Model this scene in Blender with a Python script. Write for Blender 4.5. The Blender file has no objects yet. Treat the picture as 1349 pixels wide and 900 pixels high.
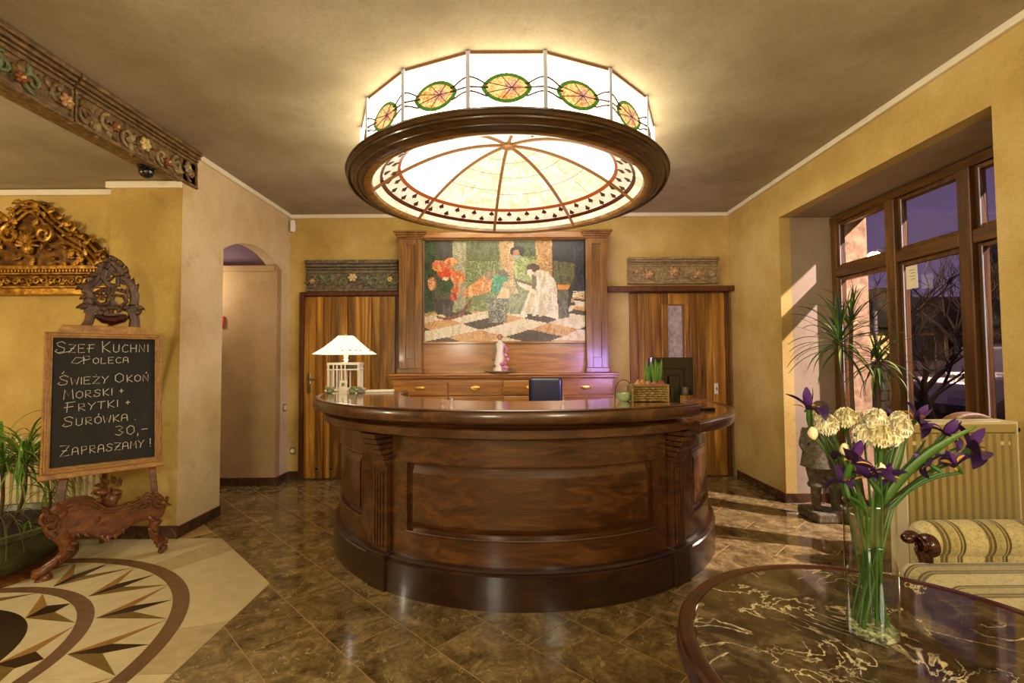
import bpy, bmesh, math, random
from mathutils import Vector, Matrix, noise
random.seed(7)
PI = math.pi
scene = bpy.context.scene
C = scene.collection

# ------------------------------------------------------------------ camera
FPX, PIT, YAW, ROLL = 630.8, .0375, .0028, .0066
EYE = Vector((0, 0, 1.3))
cam_d = bpy.data.cameras.new('camera'); cam = bpy.data.objects.new('camera', cam_d); C.objects.link(cam)
cam_d.sensor_width = 36; cam_d.lens = 36*FPX/1349; cam_d.clip_start = .02; cam_d.clip_end = 300
cam.matrix_world = (Matrix.Translation(EYE) @ Matrix.Rotation(-YAW, 4, 'Z') @ Matrix.Rotation(PI/2+PIT, 4, 'X')
                    @ Matrix.Rotation(-ROLL, 4, 'Z'))
scene.camera = cam
# ------------------------------------------------------------------ view, world
scene.view_settings.view_transform = 'Standard'; scene.view_settings.look = 'None'
scene.view_settings.gamma = 1; scene.view_settings.exposure = 0.9
scene.view_settings.use_curve_mapping = False
world = bpy.data.worlds.new('dusk'); scene.world = world; world.use_nodes = True
_nt = world.node_tree; _bg = _nt.nodes['Background']
_tc = _nt.nodes.new('ShaderNodeTexCoord'); _sx = _nt.nodes.new('ShaderNodeSeparateXYZ'); _cr = _nt.nodes.new('ShaderNodeValToRGB')
_nt.links.new(_tc.outputs['Generated'], _sx.inputs[0]); _nt.links.new(_sx.outputs['Z'], _cr.inputs[0]); _nt.links.new(_cr.outputs[0], _bg.inputs[0])
_cr.color_ramp.elements[0].color = (.085, .055, .10, 1); _cr.color_ramp.elements[1].color = (.030, .020, .060, 1)
_cr.color_ramp.elements[1].position = .6
_bg.inputs[1].default_value = 1.0


def lamp(name, kind, loc, power, col, size=.1, rot=None, spot=None, sy=None):
    d = bpy.data.lights.new(name, kind); d.energy = power; d.color = col
    if kind == 'AREA':
        d.size = size
        if sy: d.shape = 'RECTANGLE'; d.size_y = sy
    else:
        d.shadow_soft_size = size
    if spot: d.spot_size = spot[0]; d.spot_blend = spot[1]
    o = bpy.data.objects.new(name, d); C.objects.link(o); o.location = loc
    if rot: o.rotation_euler = rot
    return o


WARM = (1.0, .925, .72)
# unseen fill lights added behind the camera, then the room lamps
lamp('fill_light', 'POINT', (1.1, -.7, 1.95), 66, WARM, .30)
lamp('fill_light', 'POINT', (-1.2, -1.2, 1.75), 75, WARM, .30)
lamp('side_room_light', 'POINT', (-4.3, 1.3, 1.9), 55, (1.0, .88, .64), .10)
lamp('corridor_light', 'POINT', (-3.3, 4.75, 2.1), 9, (1.0, .85, .72), .08)
lamp('chandelier_light', 'POINT', (-.012, 3.51, 2.30), 22, (1.0, .94, .72), .40)
# street light outside that shines through the window onto the far reveal
_d = Vector((2.75, 4.33, 1.6))-Vector((6.2, 1.5, 5.3))
lamp('street_spot', 'SPOT', (6.2, 1.5, 5.3), 2600, (1.0, .82, .80), .06, _d.to_track_quat('-Z', 'Y').to_euler(), (.7, .3))

# ------------------------------------------------------------------ pixel rays onto real planes
def ray(px, py):
    u = (px-674.5)/FPX; v = (450-py)/FPX
    c, s = math.cos(-ROLL), math.sin(-ROLL); u, v = c*u-s*v, s*u+c*v
    x, y, z = u, 1., v
    c, s = math.cos(PIT), math.sin(PIT); y, z = c*y-s*z, s*y+c*z
    c, s = math.cos(YAW), math.sin(YAW); x, y = c*x+s*y, -s*x+c*y
    return Vector((x, y, z))
def atY(px, py, Y): r = ray(px, py); return EYE+r*(Y/r.y)
def atX(px, py, X): r = ray(px, py); return EYE+r*(X/r.x)
def atZ(px, py, Z): r = ray(px, py); return EYE+r*((Z-1.3)/r.z)
def onP(px, py, P0, n): r = ray(px, py); return EYE+r*((P0-EYE).dot(n)/r.dot(n))

# ------------------------------------------------------------------ materials
def lin(h):
    h = h.lstrip('#'); r = []
    for i in (0, 2, 4):
        c = int(h[i:i+2], 16)/255; r.append(c/12.92 if c <= .04045 else ((c+.055)/1.055)**2.4)
    return (*r, 1)
MATS = {}
class NB:
    def __init__(s, name):
        s.m = bpy.data.materials.new(name); s.m.use_nodes = True; s.t = s.m.node_tree
        s.b = s.t.nodes['Principled BSDF']; s.out = s.t.nodes['Material Output']; MATS[name] = s.m
    def n(s, typ, **k):
        o = s.t.nodes.new(typ)
        for a, b in k.items():
            if a.startswith('i_'):
                key = a[2:]; key = int(key) if key.isdigit() else key.replace('_', ' '); o.inputs[key].default_value = b
            else: setattr(o, a, b)
        return o
    def l(s, a, b): s.t.links.new(a, b)
    def coord(s, scale=(1, 1, 1), rot=(0, 0, 0), rand=False, kind='Object'):
        tc = s.n('ShaderNodeTexCoord'); mp = s.n('ShaderNodeMapping')
        mp.inputs['Scale'].default_value = scale; mp.inputs['Rotation'].default_value = rot
        if rand:
            oi = s.n('ShaderNodeObjectInfo'); mu = s.n('ShaderNodeVectorMath', operation='SCALE'); mu.inputs[0].default_value = (31.7, 17.3, 23.9)
            s.l(oi.outputs['Random'], mu.inputs['Scale']); ad = s.n('ShaderNodeVectorMath', operation='ADD')
            s.l(tc.outputs[kind], ad.inputs[0]); s.l(mu.outputs[0], ad.inputs[1]); s.l(ad.outputs[0], mp.inputs[0])
        else: s.l(tc.outputs[kind], mp.inputs[0])
        return mp.outputs[0]
    def noise(s, vec, scale, detail=5, rough=.55, dist=0):
        o = s.n('ShaderNodeTexNoise'); o.inputs['Scale'].default_value = scale; o.inputs['Detail'].default_value = detail
        o.inputs['Roughness'].default_value = rough; o.inputs['Distortion'].default_value = dist; s.l(vec, o.inputs['Vector']); return o.outputs['Fac']
    def ramp(s, fac, stops, mode='LINEAR'):
        o = s.n('ShaderNodeValToRGB'); cr = o.color_ramp; cr.interpolation = mode
        while len(cr.elements) < len(stops): cr.elements.new(.5)
        for e, (p, c) in zip(cr.elements, stops): e.position = p; e.color = lin(c) if isinstance(c, str) else (c, c, c, 1)
        s.l(fac, o.inputs[0]); return o.outputs[0]
    def mix(s, fac, a, b, mode='MIX'):
        o = s.n('ShaderNodeMix', data_type='RGBA', blend_type=mode)
        for sock, v in ((o.inputs[0], fac), (o.inputs[6], a), (o.inputs[7], b)):
            if isinstance(v, (int, float)): sock.default_value = v
            elif isinstance(v, str): sock.default_value = lin(v)
            else: s.l(v, sock)
        return o.outputs[2]
    def bump(s, h, strength=.3, dist=.01):
        o = s.n('ShaderNodeBump'); o.inputs['Strength'].default_value = strength; o.inputs['Distance'].default_value = dist
        s.l(h, o.inputs['Height']); s.l(o.outputs[0], s.b.inputs['Normal'])
    def p(s, rough=None, metal=None, coat=None, spec=None, sheen=None):
        for k, v in (('Roughness', rough), ('Metallic', metal), ('Coat Weight', coat), ('Specular IOR Level', spec), ('Sheen Weight', sheen)):
            if v is not None: s.b.inputs[k].default_value = v
        return s
    def col(s, c):
        if isinstance(c, str): s.b.inputs['Base Color'].default_value = lin(c)
        else: s.l(c, s.b.inputs['Base Color'])
        return s

def plain(name, c, rough=.5, metal=0, coat=0, var=.12, scale=12):
    b = NB(name); v = b.noise(b.coord(), scale, 3)
    f = b.ramp(v, [(.3, 1-var), (.7, 1.0)])
    b.col(b.mix(1.0, c, f, 'MULTIPLY')).p(rough, metal, coat); return b.m
def plaster(name, c1, c2, c3, bumpy=.25):
    b = NB(name); co = b.coord()
    v = b.noise(co, 1.3, 6, .6); w = b.noise(co, 60, 4, .6); st = b.noise(co, 5.5, 6, .72)
    base = b.ramp(v, [(.33, c1), (.52, c2), (.70, c3)])
    sp = b.ramp(w, [(.35, .90), (.6, 1.0)]); base = b.mix(1., base, sp, 'MULTIPLY')
    sc = b.ramp(st, [(.30, .84), (.42, 1.0)]); base = b.mix(1., base, sc, 'MULTIPLY')
    b.col(base).p(.85, spec=.25); b.bump(w, bumpy, .004); return b.m
def wood(name, c1, c2, c3, axis='x', rough=.3, coat=.3, rand=True, sc=1.0):
    b = NB(name); s = {'x': (1.2, 16, 16), 'y': (16, 1.2, 16), 'z': (16, 16, 1.2)}[axis]
    co = b.coord(tuple(k*sc for k in s), rand=rand); v = b.noise(co, 1.0, 8, .62, 1.2); w = b.noise(co, 5.5, 4, .6)
    base = b.ramp(v, [(.28, c1), (.5, c2), (.72, c3)])
    f = b.ramp(w, [(.35, .72), (.62, 1.0)])
    if name == 'door_plank':
        oi = b.n('ShaderNodeObjectInfo'); base = b.mix(1., base, b.ramp(oi.outputs['Random'], [(0., .66), (.5, 1.0), (1., 1.0)]), 'MULTIPLY')
    b.col(b.mix(1., base, f, 'MULTIPLY')).p(rough, 0, coat)
    b.b.inputs['Coat Roughness'].default_value = .12; b.bump(w, .12, .002); return b.m

M = MATS
plaster('wall_plaster', '#B0904C', '#C6A862', '#D6BE80')
plaster('left_plaster', '#C8AC7C', '#DAC298', '#E4D2AC')
plaster('pillar_plaster', '#AC8E4C', '#C2A45C', '#D2B878')
plaster('ceiling_plaster', '#9C8C70', '#AEA084', '#BAAC92', .15)
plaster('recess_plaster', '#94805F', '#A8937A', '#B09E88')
plaster('corridor_plaster', '#9A7C52', '#AE9062', '#B89C74')
plain('mauve_plaster', '#7E6570', .8)
plain('white_trim', '#EADFC4', .6, var=.06)
plain('red_plastic', '#D04030', .4); plain('white_plastic', '#E4E2DA', .4, var=.03); plain('black_plastic', '#0C0C10', .18, coat=.6)
plain('grout', '#B08E58', .8); plain('chrome', '#D8D2C8', .15, 1.0); plain('steel', '#A8A29A', .28, 1.0)
plain('brass', '#C79A4A', .3, 1.0); plain('dark_metal', '#3A2A1C', .4, .8)
plain('lead', '#3A3226', .5, .4); plain('bronze_rib', '#8A5A28', .45, .3); plain('white_bar', '#C4C8DC', .4)
plain('red_lead', '#7E2E10', .5); plain('curve_lead', '#4A2C1C', .5)
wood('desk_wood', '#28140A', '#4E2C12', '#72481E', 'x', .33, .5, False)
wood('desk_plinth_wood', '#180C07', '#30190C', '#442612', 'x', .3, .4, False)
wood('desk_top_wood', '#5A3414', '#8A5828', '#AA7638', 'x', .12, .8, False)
wood('cabinet_wood', '#4A2C0C', '#7C501C', '#A4722E', 'z', .3, .3)
wood('cabinet_wood_flat', '#6A4012', '#A86A24', '#CC9038', 'x', .28, .3)
wood('door_plank', '#301804', '#A06A1C', '#F0B448', 'z', .36, .2, True, .42)
wood('door_frame_wood', '#34160A', '#5A2C12', '#7C4418', 'z', .38, .2)
wood('window_wood', '#3A2810', '#6A4214', '#8A5E22', 'z', .4, .15)
wood('window_wood_flat', '#3A2008', '#664012', '#845A20', 'y', .4, .15)
wood('rim_wood', '#2C1C0C', '#4C341A', '#6E5028', 'x', .3, .3, False)
wood('rim_inner_wood', '#5A3A14', '#8A6024', '#B0843C', 'x', .3, .3, False)
wood('easel_wood', '#34180A', '#6A3A18', '#945A26', 'x', .34, .15)
wood('crest_wood', '#2A180C', '#503620', '#7A5838', 'x', .45, .0)
wood('board_frame_wood', '#7A4E1C', '#A47430', '#C09048', 'x', .4, .2)
wood('mahogany', '#1C0806', '#3A120A', '#521E12', 'x', .2, .6)

def marble(name, c1, c2, c3, vein, rough=.12, rand=True, vs=3.2, ns=6.0, vw=.012, brk=.5):
    b = NB(name); co = b.coord((1, 1, 1), rand=rand)
    v = b.noise(co, ns, 9, .68, .6); fine = b.noise(co, ns*6, 5, .7)
    base = b.ramp(v, [(.32, c1), (.5, c2), (.68, c3)])
    base = b.mix(.5, base, b.ramp(fine, [(.35, .45), (.65, 1.25)]), 'MULTIPLY')
    vn = b.noise(co, vs, 6, .58, 1.1)
    d = b.n('ShaderNodeMath', operation='SUBTRACT'); b.l(vn, d.inputs[0]); d.inputs[1].default_value = .5
    a = b.n('ShaderNodeMath', operation='ABSOLUTE'); b.l(d.outputs[0], a.inputs[0])
    line = b.ramp(a.outputs[0], [(0.0, 1.0), (vw, 0.0)])
    br = b.ramp(b.noise(co, vs*1.7, 3), [(brk-.05, 0.0), (brk+.12, 1.0)])
    fac = b.mix(1., line, br, 'MULTIPLY')
    b.col(b.mix(fac, base, vein)).p(rough, 0, .15, .5); return b.m
marble('floor_marble', '#483A1E', '#7C6840', '#AA9262', '#CDB888', .11, True, 7.0, 8.0, .012, .52)
marble('base_marble', '#2E1C12', '#4C3220', '#62452C', '#8C6A48', .2)
marble('table_marble', '#20160C', '#44341F', '#706044', '#D8C898', .06, False, 4.2, 11.0, .011, .42)
plain('cream_stone', '#D8C79C', .22, coat=.1, var=.16, scale=14); plain('cream_stone_dark', '#C4B084', .24, var=.2, scale=18)
plain('tan_stone', '#A07840', .25, var=.25, scale=20); plain('olive_stone', '#7C6434', .25, var=.25, scale=20)
plain('dark_stone', '#38261A', .22, var=.3, scale=24); plain('ring_stone', '#7A5A40', .22, var=.3, scale=24)
plain('tile_joint', '#9A8460', .7)

def glow(name, c, strength, c2=None, scale=14, rough=.25):
    b = NB(name); v = b.noise(b.coord(), scale, 6, .65, 1.5)
    k = b.ramp(v, [(.38, c2 or c), (.6, c)])
    b.col(b.mix(1., k, '#9A9A9A', 'MULTIPLY')).p(rough); b.l(k, b.b.inputs['Emission Color']); b.b.inputs['Emission Strength'].default_value = strength; return b.m
glow('drum_glass', '#FFF2D0', 5.0, '#FFF0D0')
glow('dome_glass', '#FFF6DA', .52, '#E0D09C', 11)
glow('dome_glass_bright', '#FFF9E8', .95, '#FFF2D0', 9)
glow('dome_band_glass', '#FFF2D4', .40, '#EADBB0', 12)
glow('orange_glass', '#FFDC90', .62, '#D07A28', 38); glow('green_glass', '#5E9A30', .30, '#3C7A24', 40)
glow('pink_glass', '#F8C8A8', .5, '#C05A40', 60); glow('red_glass', '#B4501C', .28); glow('dark_red_glass', '#6A2810', .14)
glow('spade_glass', '#6E2C18', .10); glow('amber_glass', '#D98A3A', .7)
glow('lamp_shade_glass', '#FFF6D8', .8, '#F0E0A8', 60); glow('lamp_rose_glass', '#E88A6A', .35); glow('lamp_leaf_glass', '#8CB870', .3)
glow('street_glow', '#FFDCA0', 60); glow('violet_screen', '#9A7CFF', 1.2)
glow('lit_pane', '#FFC878', .8)

def glassm(name, tint=(1, 1, 1, 1), ior=1.5, boost=1.0, edge=None):
    b = NB(name); t = b.t; t.nodes.remove(b.b)
    tr = b.n('ShaderNodeBsdfTransparent'); tr.inputs[0].default_value = tint; gl = b.n('ShaderNodeBsdfGlossy'); gl.inputs['Roughness'].default_value = .01
    if edge:
        lw = b.n('ShaderNodeLayerWeight'); lw.inputs[0].default_value = .5; b.l(b.mix(b.ramp(lw.outputs['Facing'], [(.55, 0.0), (1.0, 1.0)]), b.mix(0., '#FFFFFF', '#FFFFFF'), edge), tr.inputs[0])
    fr = b.n('ShaderNodeFresnel'); fr.inputs[0].default_value = ior; mx = b.n('ShaderNodeMixShader')
    mu = b.n('ShaderNodeMath', operation='MULTIPLY'); mu.inputs[1].default_value = boost; b.l(fr.outputs[0], mu.inputs[0])
    ge = b.n('ShaderNodeNewGeometry'); iv = b.n('ShaderNodeMath', operation='SUBTRACT'); iv.inputs[0].default_value = 1.0; b.l(ge.outputs['Backfacing'], iv.inputs[1])
    m2 = b.n('ShaderNodeMath', operation='MULTIPLY'); b.l(mu.outputs[0], m2.inputs[0]); b.l(iv.outputs[0], m2.inputs[1])
    b.l(m2.outputs[0], mx.inputs[0]); b.l(tr.outputs[0], mx.inputs[1]); b.l(gl.outputs[0], mx.inputs[2]); b.l(mx.outputs[0], b.out.inputs[0]); return b.m
glassm('window_glass', (.97, .96, .98, 1), 1.5); glassm('vase_glass', (.97, .985, .965, 1), 1.5, 2.6, '#8A9470'); glassm('tumbler_glass', (.95, .97, .97, 1), 1.5, 2.0, '#98A098')
glassm('water', (.95, .97, .90, 1), 1.33, .6)
scene.cycles.transparent_max_bounces = 32
b = NB('thick_glass'); tr = b.n('ShaderNodeBsdfTransparent'); mx = b.n('ShaderNodeMixShader'); tr.inputs[0].default_value = (.8, .85, .7, 1)
b.l(b.ramp(b.noise(b.coord(), 70, 3), [(.42, .05), (.62, .75)]), mx.inputs[0]); b.col('#D8D8B4').p(.08, spec=.8); b.l(tr.outputs[0], mx.inputs[1]); b.l(b.b.outputs[0], mx.inputs[2]); b.l(mx.outputs[0], b.out.inputs[0])
b = NB('frosted_glass'); b.col(b.ramp(b.noise(b.coord((3, 3, 3)), 8, 3), [(.3, '#8A7E78'), (.7, '#B8AEA6')])).p(.35)

def carved(name, lo, mid, hi, rough=.5, metal=0, sc=30):
    b = NB(name); co = b.coord(); v = b.noise(co, sc, 6, .7); w = b.noise(co, 7, 3)
    base = b.ramp(v, [(.3, lo), (.5, mid), (.72, hi)]); b.col(b.mix(1., base, b.ramp(w, [(.3, .7), (.65, 1.0)]), 'MULTIPLY')).p(rough, metal)
    b.bump(v, .5, .004); return b.m
carved('grey_carving', '#3A3226', '#6A5C48', '#9A8A6C'); carved('brown_carving', '#443016', '#75582E', '#A88654')
carved('tan_carving', '#6C5838', '#9A8258', '#C4AC7C'); carved('green_leaf_carving', '#4A5234', '#6C7A50', '#94A070')
carved('terracotta_carving', '#5A2C14', '#8A4A26', '#B4764A'); carved('pale_flower', '#A88E4C', '#D8C27E', '#F0E4B4')
carved('pink_flower', '#8A5A3A', '#C08E62', '#E0BC94')
carved('gilt', '#5E3A0A', '#A8741C', '#E8C05A', .36, .55, 22); carved('gilt_dark', '#2E1A06', '#6A430E', '#A87420', .42, .5, 22)
carved('chalk_slate', '#0E0D0C', '#181613', '#26231E', .75, 0, 5); plain('chalk', '#DAD6C2', .9, var=.3, scale=90)
carved('stone_statue', '#4A4028', '#6E6248', '#9A8E6C', .8); carved('stone_light', '#8A7A54', '#B8A674', '#D6C894', .8)
plain('leaf_green', '#587C30', .45, var=.35, scale=9); plain('leaf_dark', '#2E4C20', .4, var=.4, scale=9); plain('leaf_bright', '#5E9428', .4, var=.3)
plain('leaf_olive', '#8A9A44', .5, var=.4, scale=9); plain('stem_green', '#37601C', .45, var=.3, scale=30); plain('stem_brown', '#5A4424', .7, var=.35, scale=40)
plain('carnation', '#FFF4CC', .6, var=.08, scale=60); plain('carnation_tint', '#FAECB8', .6, var=.12, scale=60)
plain('iris_purple', '#3A1450', .5, var=.5, scale=50); plain('iris_violet', '#5A2A78', .5, var=.4, scale=50); plain('iris_yellow', '#E0A83C', .6)
plain('bulb_skin', '#C88A5A', .5, var=.4, scale=60); plain('bulb_purple', '#A85A5E', .5, var=.4, scale=60); plain('soil', '#22170D', .95)
carved('wicker', '#5A4420', '#96793C', '#C8AC6A', .7, 0, 60); carved('pot_green', '#303218', '#525430', '#7A7848', .4, 0, 12)
plain('navy_leather', '#14142A', .3, coat=.2, var=.2, scale=30); plain('radiator_cream', '#AC9860', .35, var=.08); plain('radiator_side', '#D8CBA6', .4, var=.05)
plain('radiator_left_cream', '#D6C79A', .4, var=.05); plain('porcelain', '#EADFCB', .25, var=.12, scale=50); plain('porcelain_pink', '#D98AA4', .3, var=.3, scale=50)
plain('porcelain_green', '#7C8C5A', .35, var=.3, scale=60); plain('paper', '#EFE6C8', .8, var=.05); plain('jade_glass', '#A8C088', .2, coat=.5)
plain('asphalt', '#2A2228', .8, var=.3, scale=3); plain('car_paint', '#7E7482', .25, .5, .5); plain('car_dark', '#15121A', .12, coat=.5); plain('tyre', '#0C0B0C', .8)
plain('facade', '#6A5A5E', .85, var=.3, scale=1.2); plain('facade_brown', '#57443E', .85, var=.3, scale=1.2); plain('roof_dark', '#1C161C', .8); plain('bark', '#2A1C18', .9, var=.3, scale=20)
carved('outer_stone', '#8A6844', '#B8926A', '#D4B48A', .85, 0, 14); plain('pale_post', '#B8ACB0', .6)
plain('armchair_gold', '#7A5620', .6, var=.6, scale=70); plain('shell_grey', '#8E8874', .5, var=.4, scale=60)

b = NB('brocade'); co = b.coord()
sx = b.n('ShaderNodeSeparateXYZ'); b.l(co, sx.inputs[0])
def stripes(b, sock, freq, off=0):
    m = b.n('ShaderNodeMath', operation='MULTIPLY_ADD'); b.l(sock, m.inputs[0]); m.inputs[1].default_value = freq; m.inputs[2].default_value = off
    f = b.n('ShaderNodeMath', operation='FRACT'); b.l(m.outputs[0], f.inputs[0]); return f.outputs[0]
def brocade(b, sock, freq):
    st = b.ramp(stripes(b, sock, freq, .1), [(0, '#CDBE86'), (.42, '#C6B67C'), (.45, '#6E5E2A'), (.52, '#A4924E'), (.56, '#5E5022'), (.62, '#B4A468'), (.80, '#C0B078'), (.83, '#6A5A28'), (.87, '#B09E60'), (.9, '#574A20'), (.95, '#C8B880')], 'CONSTANT')
    vo = b.noise(b.coord(), 55, 4, .7, 1.5)
    fl = b.ramp(vo, [(.40, .62), (.5, 1.08)]); b.col(b.mix(.85, st, fl, 'MULTIPLY')).p(.6, sheen=.3); b.bump(vo, .35, .003)
brocade(b, sx.outputs['Y'], 5.2)
b = NB('brocade_roll'); co = b.coord(); sx = b.n('ShaderNodeSeparateXYZ'); b.l(co, sx.inputs[0]); brocade(b, sx.outputs['X'], 5.2)

# ------------------------------------------------------------------ mesh building
class MB:
    def __init__(s, smooth=False): s.v = []; s.f = []; s.smooth = smooth; s.M = Matrix.Identity(4); s.mi = []; s.cm = 0; s.ang = 40
    def add(s, vs, fs):
        o = len(s.v); s.v += [tuple(s.M @ Vector(v)) for v in vs]; s.f += [tuple(i+o for i in f) for f in fs]; s.mi += [s.cm]*len(fs); return s
    def box(s, x0, x1, y0, y1, z0, z1):
        return s.add([(x0, y0, z0), (x1, y0, z0), (x1, y1, z0), (x0, y1, z0), (x0, y0, z1), (x1, y0, z1), (x1, y1, z1), (x0, y1, z1)],
                     [(3, 2, 1, 0), (4, 5, 6, 7), (0, 1, 5, 4), (1, 2, 6, 5), (2, 3, 7, 6), (3, 0, 4, 7)])
    def cbox(s, c, sz): return s.box(c[0]-sz[0]/2, c[0]+sz[0]/2, c[1]-sz[1]/2, c[1]+sz[1]/2, c[2]-sz[2]/2, c[2]+sz[2]/2)
    def prism(s, pts, d0, d1, frame=None):
        """pts 2-D (a,b); frame(a,b,d)->xyz; extruded from d0 to d1"""
        fr = frame or (lambda a, b_, d: (a, b_, d)); n = len(pts)
        vs = [fr(a, b_, d0) for a, b_ in pts]+[fr(a, b_, d1) for a, b_ in pts]
        fs = [tuple(range(n))[::-1], tuple(range(n, 2*n))]+[(i, (i+1) % n, n+(i+1) % n, n+i) for i in range(n)]
        return s.add(vs, fs)
    def lathe(s, prof, n=32, c=(0, 0, 0), a0=0, a1=2*PI, closed=False, phase=0):
        """prof [(r,z)]; angle measured from -Y towards +X; closed = profile is a loop"""
        full = abs(a1-a0-2*PI) < 1e-6; m = len(prof); cols = n if full else n+1; vs = []
        for i in range(cols):
            a = a0+(a1-a0)*i/n+phase; vs += [(c[0]+r*math.sin(a), c[1]-r*math.cos(a), c[2]+z) for r, z in prof]
        fs = []
        for i in range(n):
            j = (i+1) % cols
            for k in range(m if closed else m-1):
                k2 = (k+1) % m; fs.append((i*m+k, j*m+k, j*m+k2, i*m+k2))
        if closed and not full: fs += [tuple(range(m)), tuple(range((cols-1)*m, cols*m))[::-1]]
        return s.add(vs, fs)
    def arc(s, r0, r1, z0, z1, a0, a1, n=24, c=(0, 0, 0)): return s.lathe([(r0, z0), (r1, z0), (r1, z1), (r0, z1)], n, c, a0, a1, True)
    def tube(s, pts, rad, n=8, cap=True):
        pts = [Vector(p) for p in pts]; m = len(pts)
        rad = [rad]*m if isinstance(rad, (int, float)) else rad
        up = None; vs = []
        for i, p in enumerate(pts):
            t = (pts[min(i+1, m-1)]-pts[max(i-1, 0)])
            t = t.normalized() if t.length > 1e-9 else Vector((0, 0, 1))
            if up is None: up = t.orthogonal().normalized()
            up = (up-t*up.dot(t)); up = up.normalized() if up.length > 1e-6 else t.orthogonal().normalized(); w = t.cross(up)
            for k in range(n): a = 2*PI*k/n; vs.append(p+(up*math.cos(a)+w*math.sin(a))*rad[i])
        fs = [(i*n+k, i*n+(k+1) % n, (i+1)*n+(k+1) % n, (i+1)*n+k) for i in range(m-1) for k in range(n)]
        if cap: fs += [tuple(range(n))[::-1], tuple(range((m-1)*n, m*n))]
        return s.add(vs, fs)
    def ell(s, c, r, nu=12, nv=8, bump=0, seed=0):
        vs = []; fs = []
        r = (r, r, r) if isinstance(r, (int, float)) else r
        for j in range(nv+1):
            th = PI*j/nv
            for i in range(nu):
                ph = 2*PI*i/nu; d = Vector((math.sin(th)*math.cos(ph), math.sin(th)*math.sin(ph), math.cos(th)))
                k = 1+bump*noise.noise(d*2.3+Vector((seed, 0, 0))) if bump else 1
                vs.append((c[0]+r[0]*d.x*k, c[1]+r[1]*d.y*k, c[2]+r[2]*d.z*k))
        for j in range(nv):
            for i in range(nu): fs.append((j*nu+i, (j+1)*nu+i, (j+1)*nu+(i+1) % nu, j*nu+(i+1) % nu))
        return s.add(vs, fs)
    def strip(s, pts, widths, side, thick=0.0):
        """ribbon along pts, widened along vector(s) side"""
        vs = []; m = len(pts)
        for i, p in enumerate(pts):
            sd = Vector(side[i] if isinstance(side, list) else side).normalized()*widths[i]/2; p = Vector(p)
            vs += [p-sd, p+Vector((0, 0, thick)), p+sd]
        fs = []
        for i in range(m-1):
            a = i*3; fs += [(a, a+1, a+4, a+3), (a+1, a+2, a+5, a+4)]
        return s.add(vs, fs)
    def mesh(s, name, mats):
        me = bpy.data.meshes.new(name); me.from_pydata(s.v, [], s.f)
        mats = mats if isinstance(mats, (list, tuple)) else [mats]
        for m in mats: me.materials.append(MATS[m] if isinstance(m, str) else m)
        if len(mats) > 1: me.polygons.foreach_set('material_index', s.mi)
        bm = bmesh.new(); bm.from_mesh(me); bmesh.ops.remove_doubles(bm, verts=bm.verts, dist=1e-6); bmesh.ops.recalc_face_normals(bm, faces=bm.faces); bm.to_mesh(me); bm.free()
        if s.smooth:
            me.polygons.foreach_set('use_smooth', [True]*len(me.polygons)); me.set_sharp_from_angle(angle=math.radians(s.ang))
        me.update(); return me
    def build(s, name, mats, parent=None, local=False, bevel=0, seg=2):
        return link(name, s.mesh(name, mats), parent, local, bevel, seg)

def wmat(o):
    m = o.matrix_parent_inverse @ o.matrix_basis if o.parent else o.matrix_basis.copy()
    return wmat(o.parent) @ m if o.parent else m
def link(name, me, parent=None, local=False, bevel=0, seg=2):
    o = bpy.data.objects.new(name, me); C.objects.link(o)
    if parent:
        o.parent = parent
        if not local: o.matrix_parent_inverse = wmat(parent).inverted()
    if bevel:
        md = o.modifiers.new('bevel', 'BEVEL'); md.width = bevel; md.segments = seg; md.limit_method = 'ANGLE'; md.angle_limit = math.radians(50)
    return o
def thing(name, label, cat, loc=(0, 0, 0), rz=0, group=None):
    o = bpy.data.objects.new(name, None); C.objects.link(o); o.location = loc; o.rotation_euler = (0, 0, rz); o.empty_display_size = .1
    return tag(o, label, cat, group)
def tag(o, label, cat, group=None):
    o['label'] = label; o['category'] = cat
    if group: o['group'] = group
    return o
def struct(o): o['kind'] = 'structure'; return o
def inst(name, me, parent, mat):
    """piece sharing mesh data, mat in the parent's local frame"""
    o = bpy.data.objects.new(name, me); C.objects.link(o); o.parent = parent; o.matrix_basis = mat; return o
def TRS(loc, rot=(0, 0, 0), sc=(1, 1, 1)):
    from mathutils import Euler
    sc = (sc, sc, sc) if isinstance(sc, (int, float)) else sc
    return Matrix.Translation(loc) @ Euler(rot).to_matrix().to_4x4() @ Matrix.Diagonal((*sc, 1))
def bez(p0, p1, p2, n=10):
    p0, p1, p2 = Vector(p0), Vector(p1), Vector(p2)
    return [p0*(1-t)**2+p1*2*t*(1-t)+p2*t*t for t in [i/n for i in range(n+1)]]

# ================================================================== ROOM
XL, XR, YB, H, YP, YA, HL = -2.47, 2.46, 5.34, 2.94, 3.58, 4.10, 2.67
R1, R2, ZR, XW = 4.33, 2.39, 2.58, 2.95
YBK, XLL, YLW = -2.6, -5.2, 3.75
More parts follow.
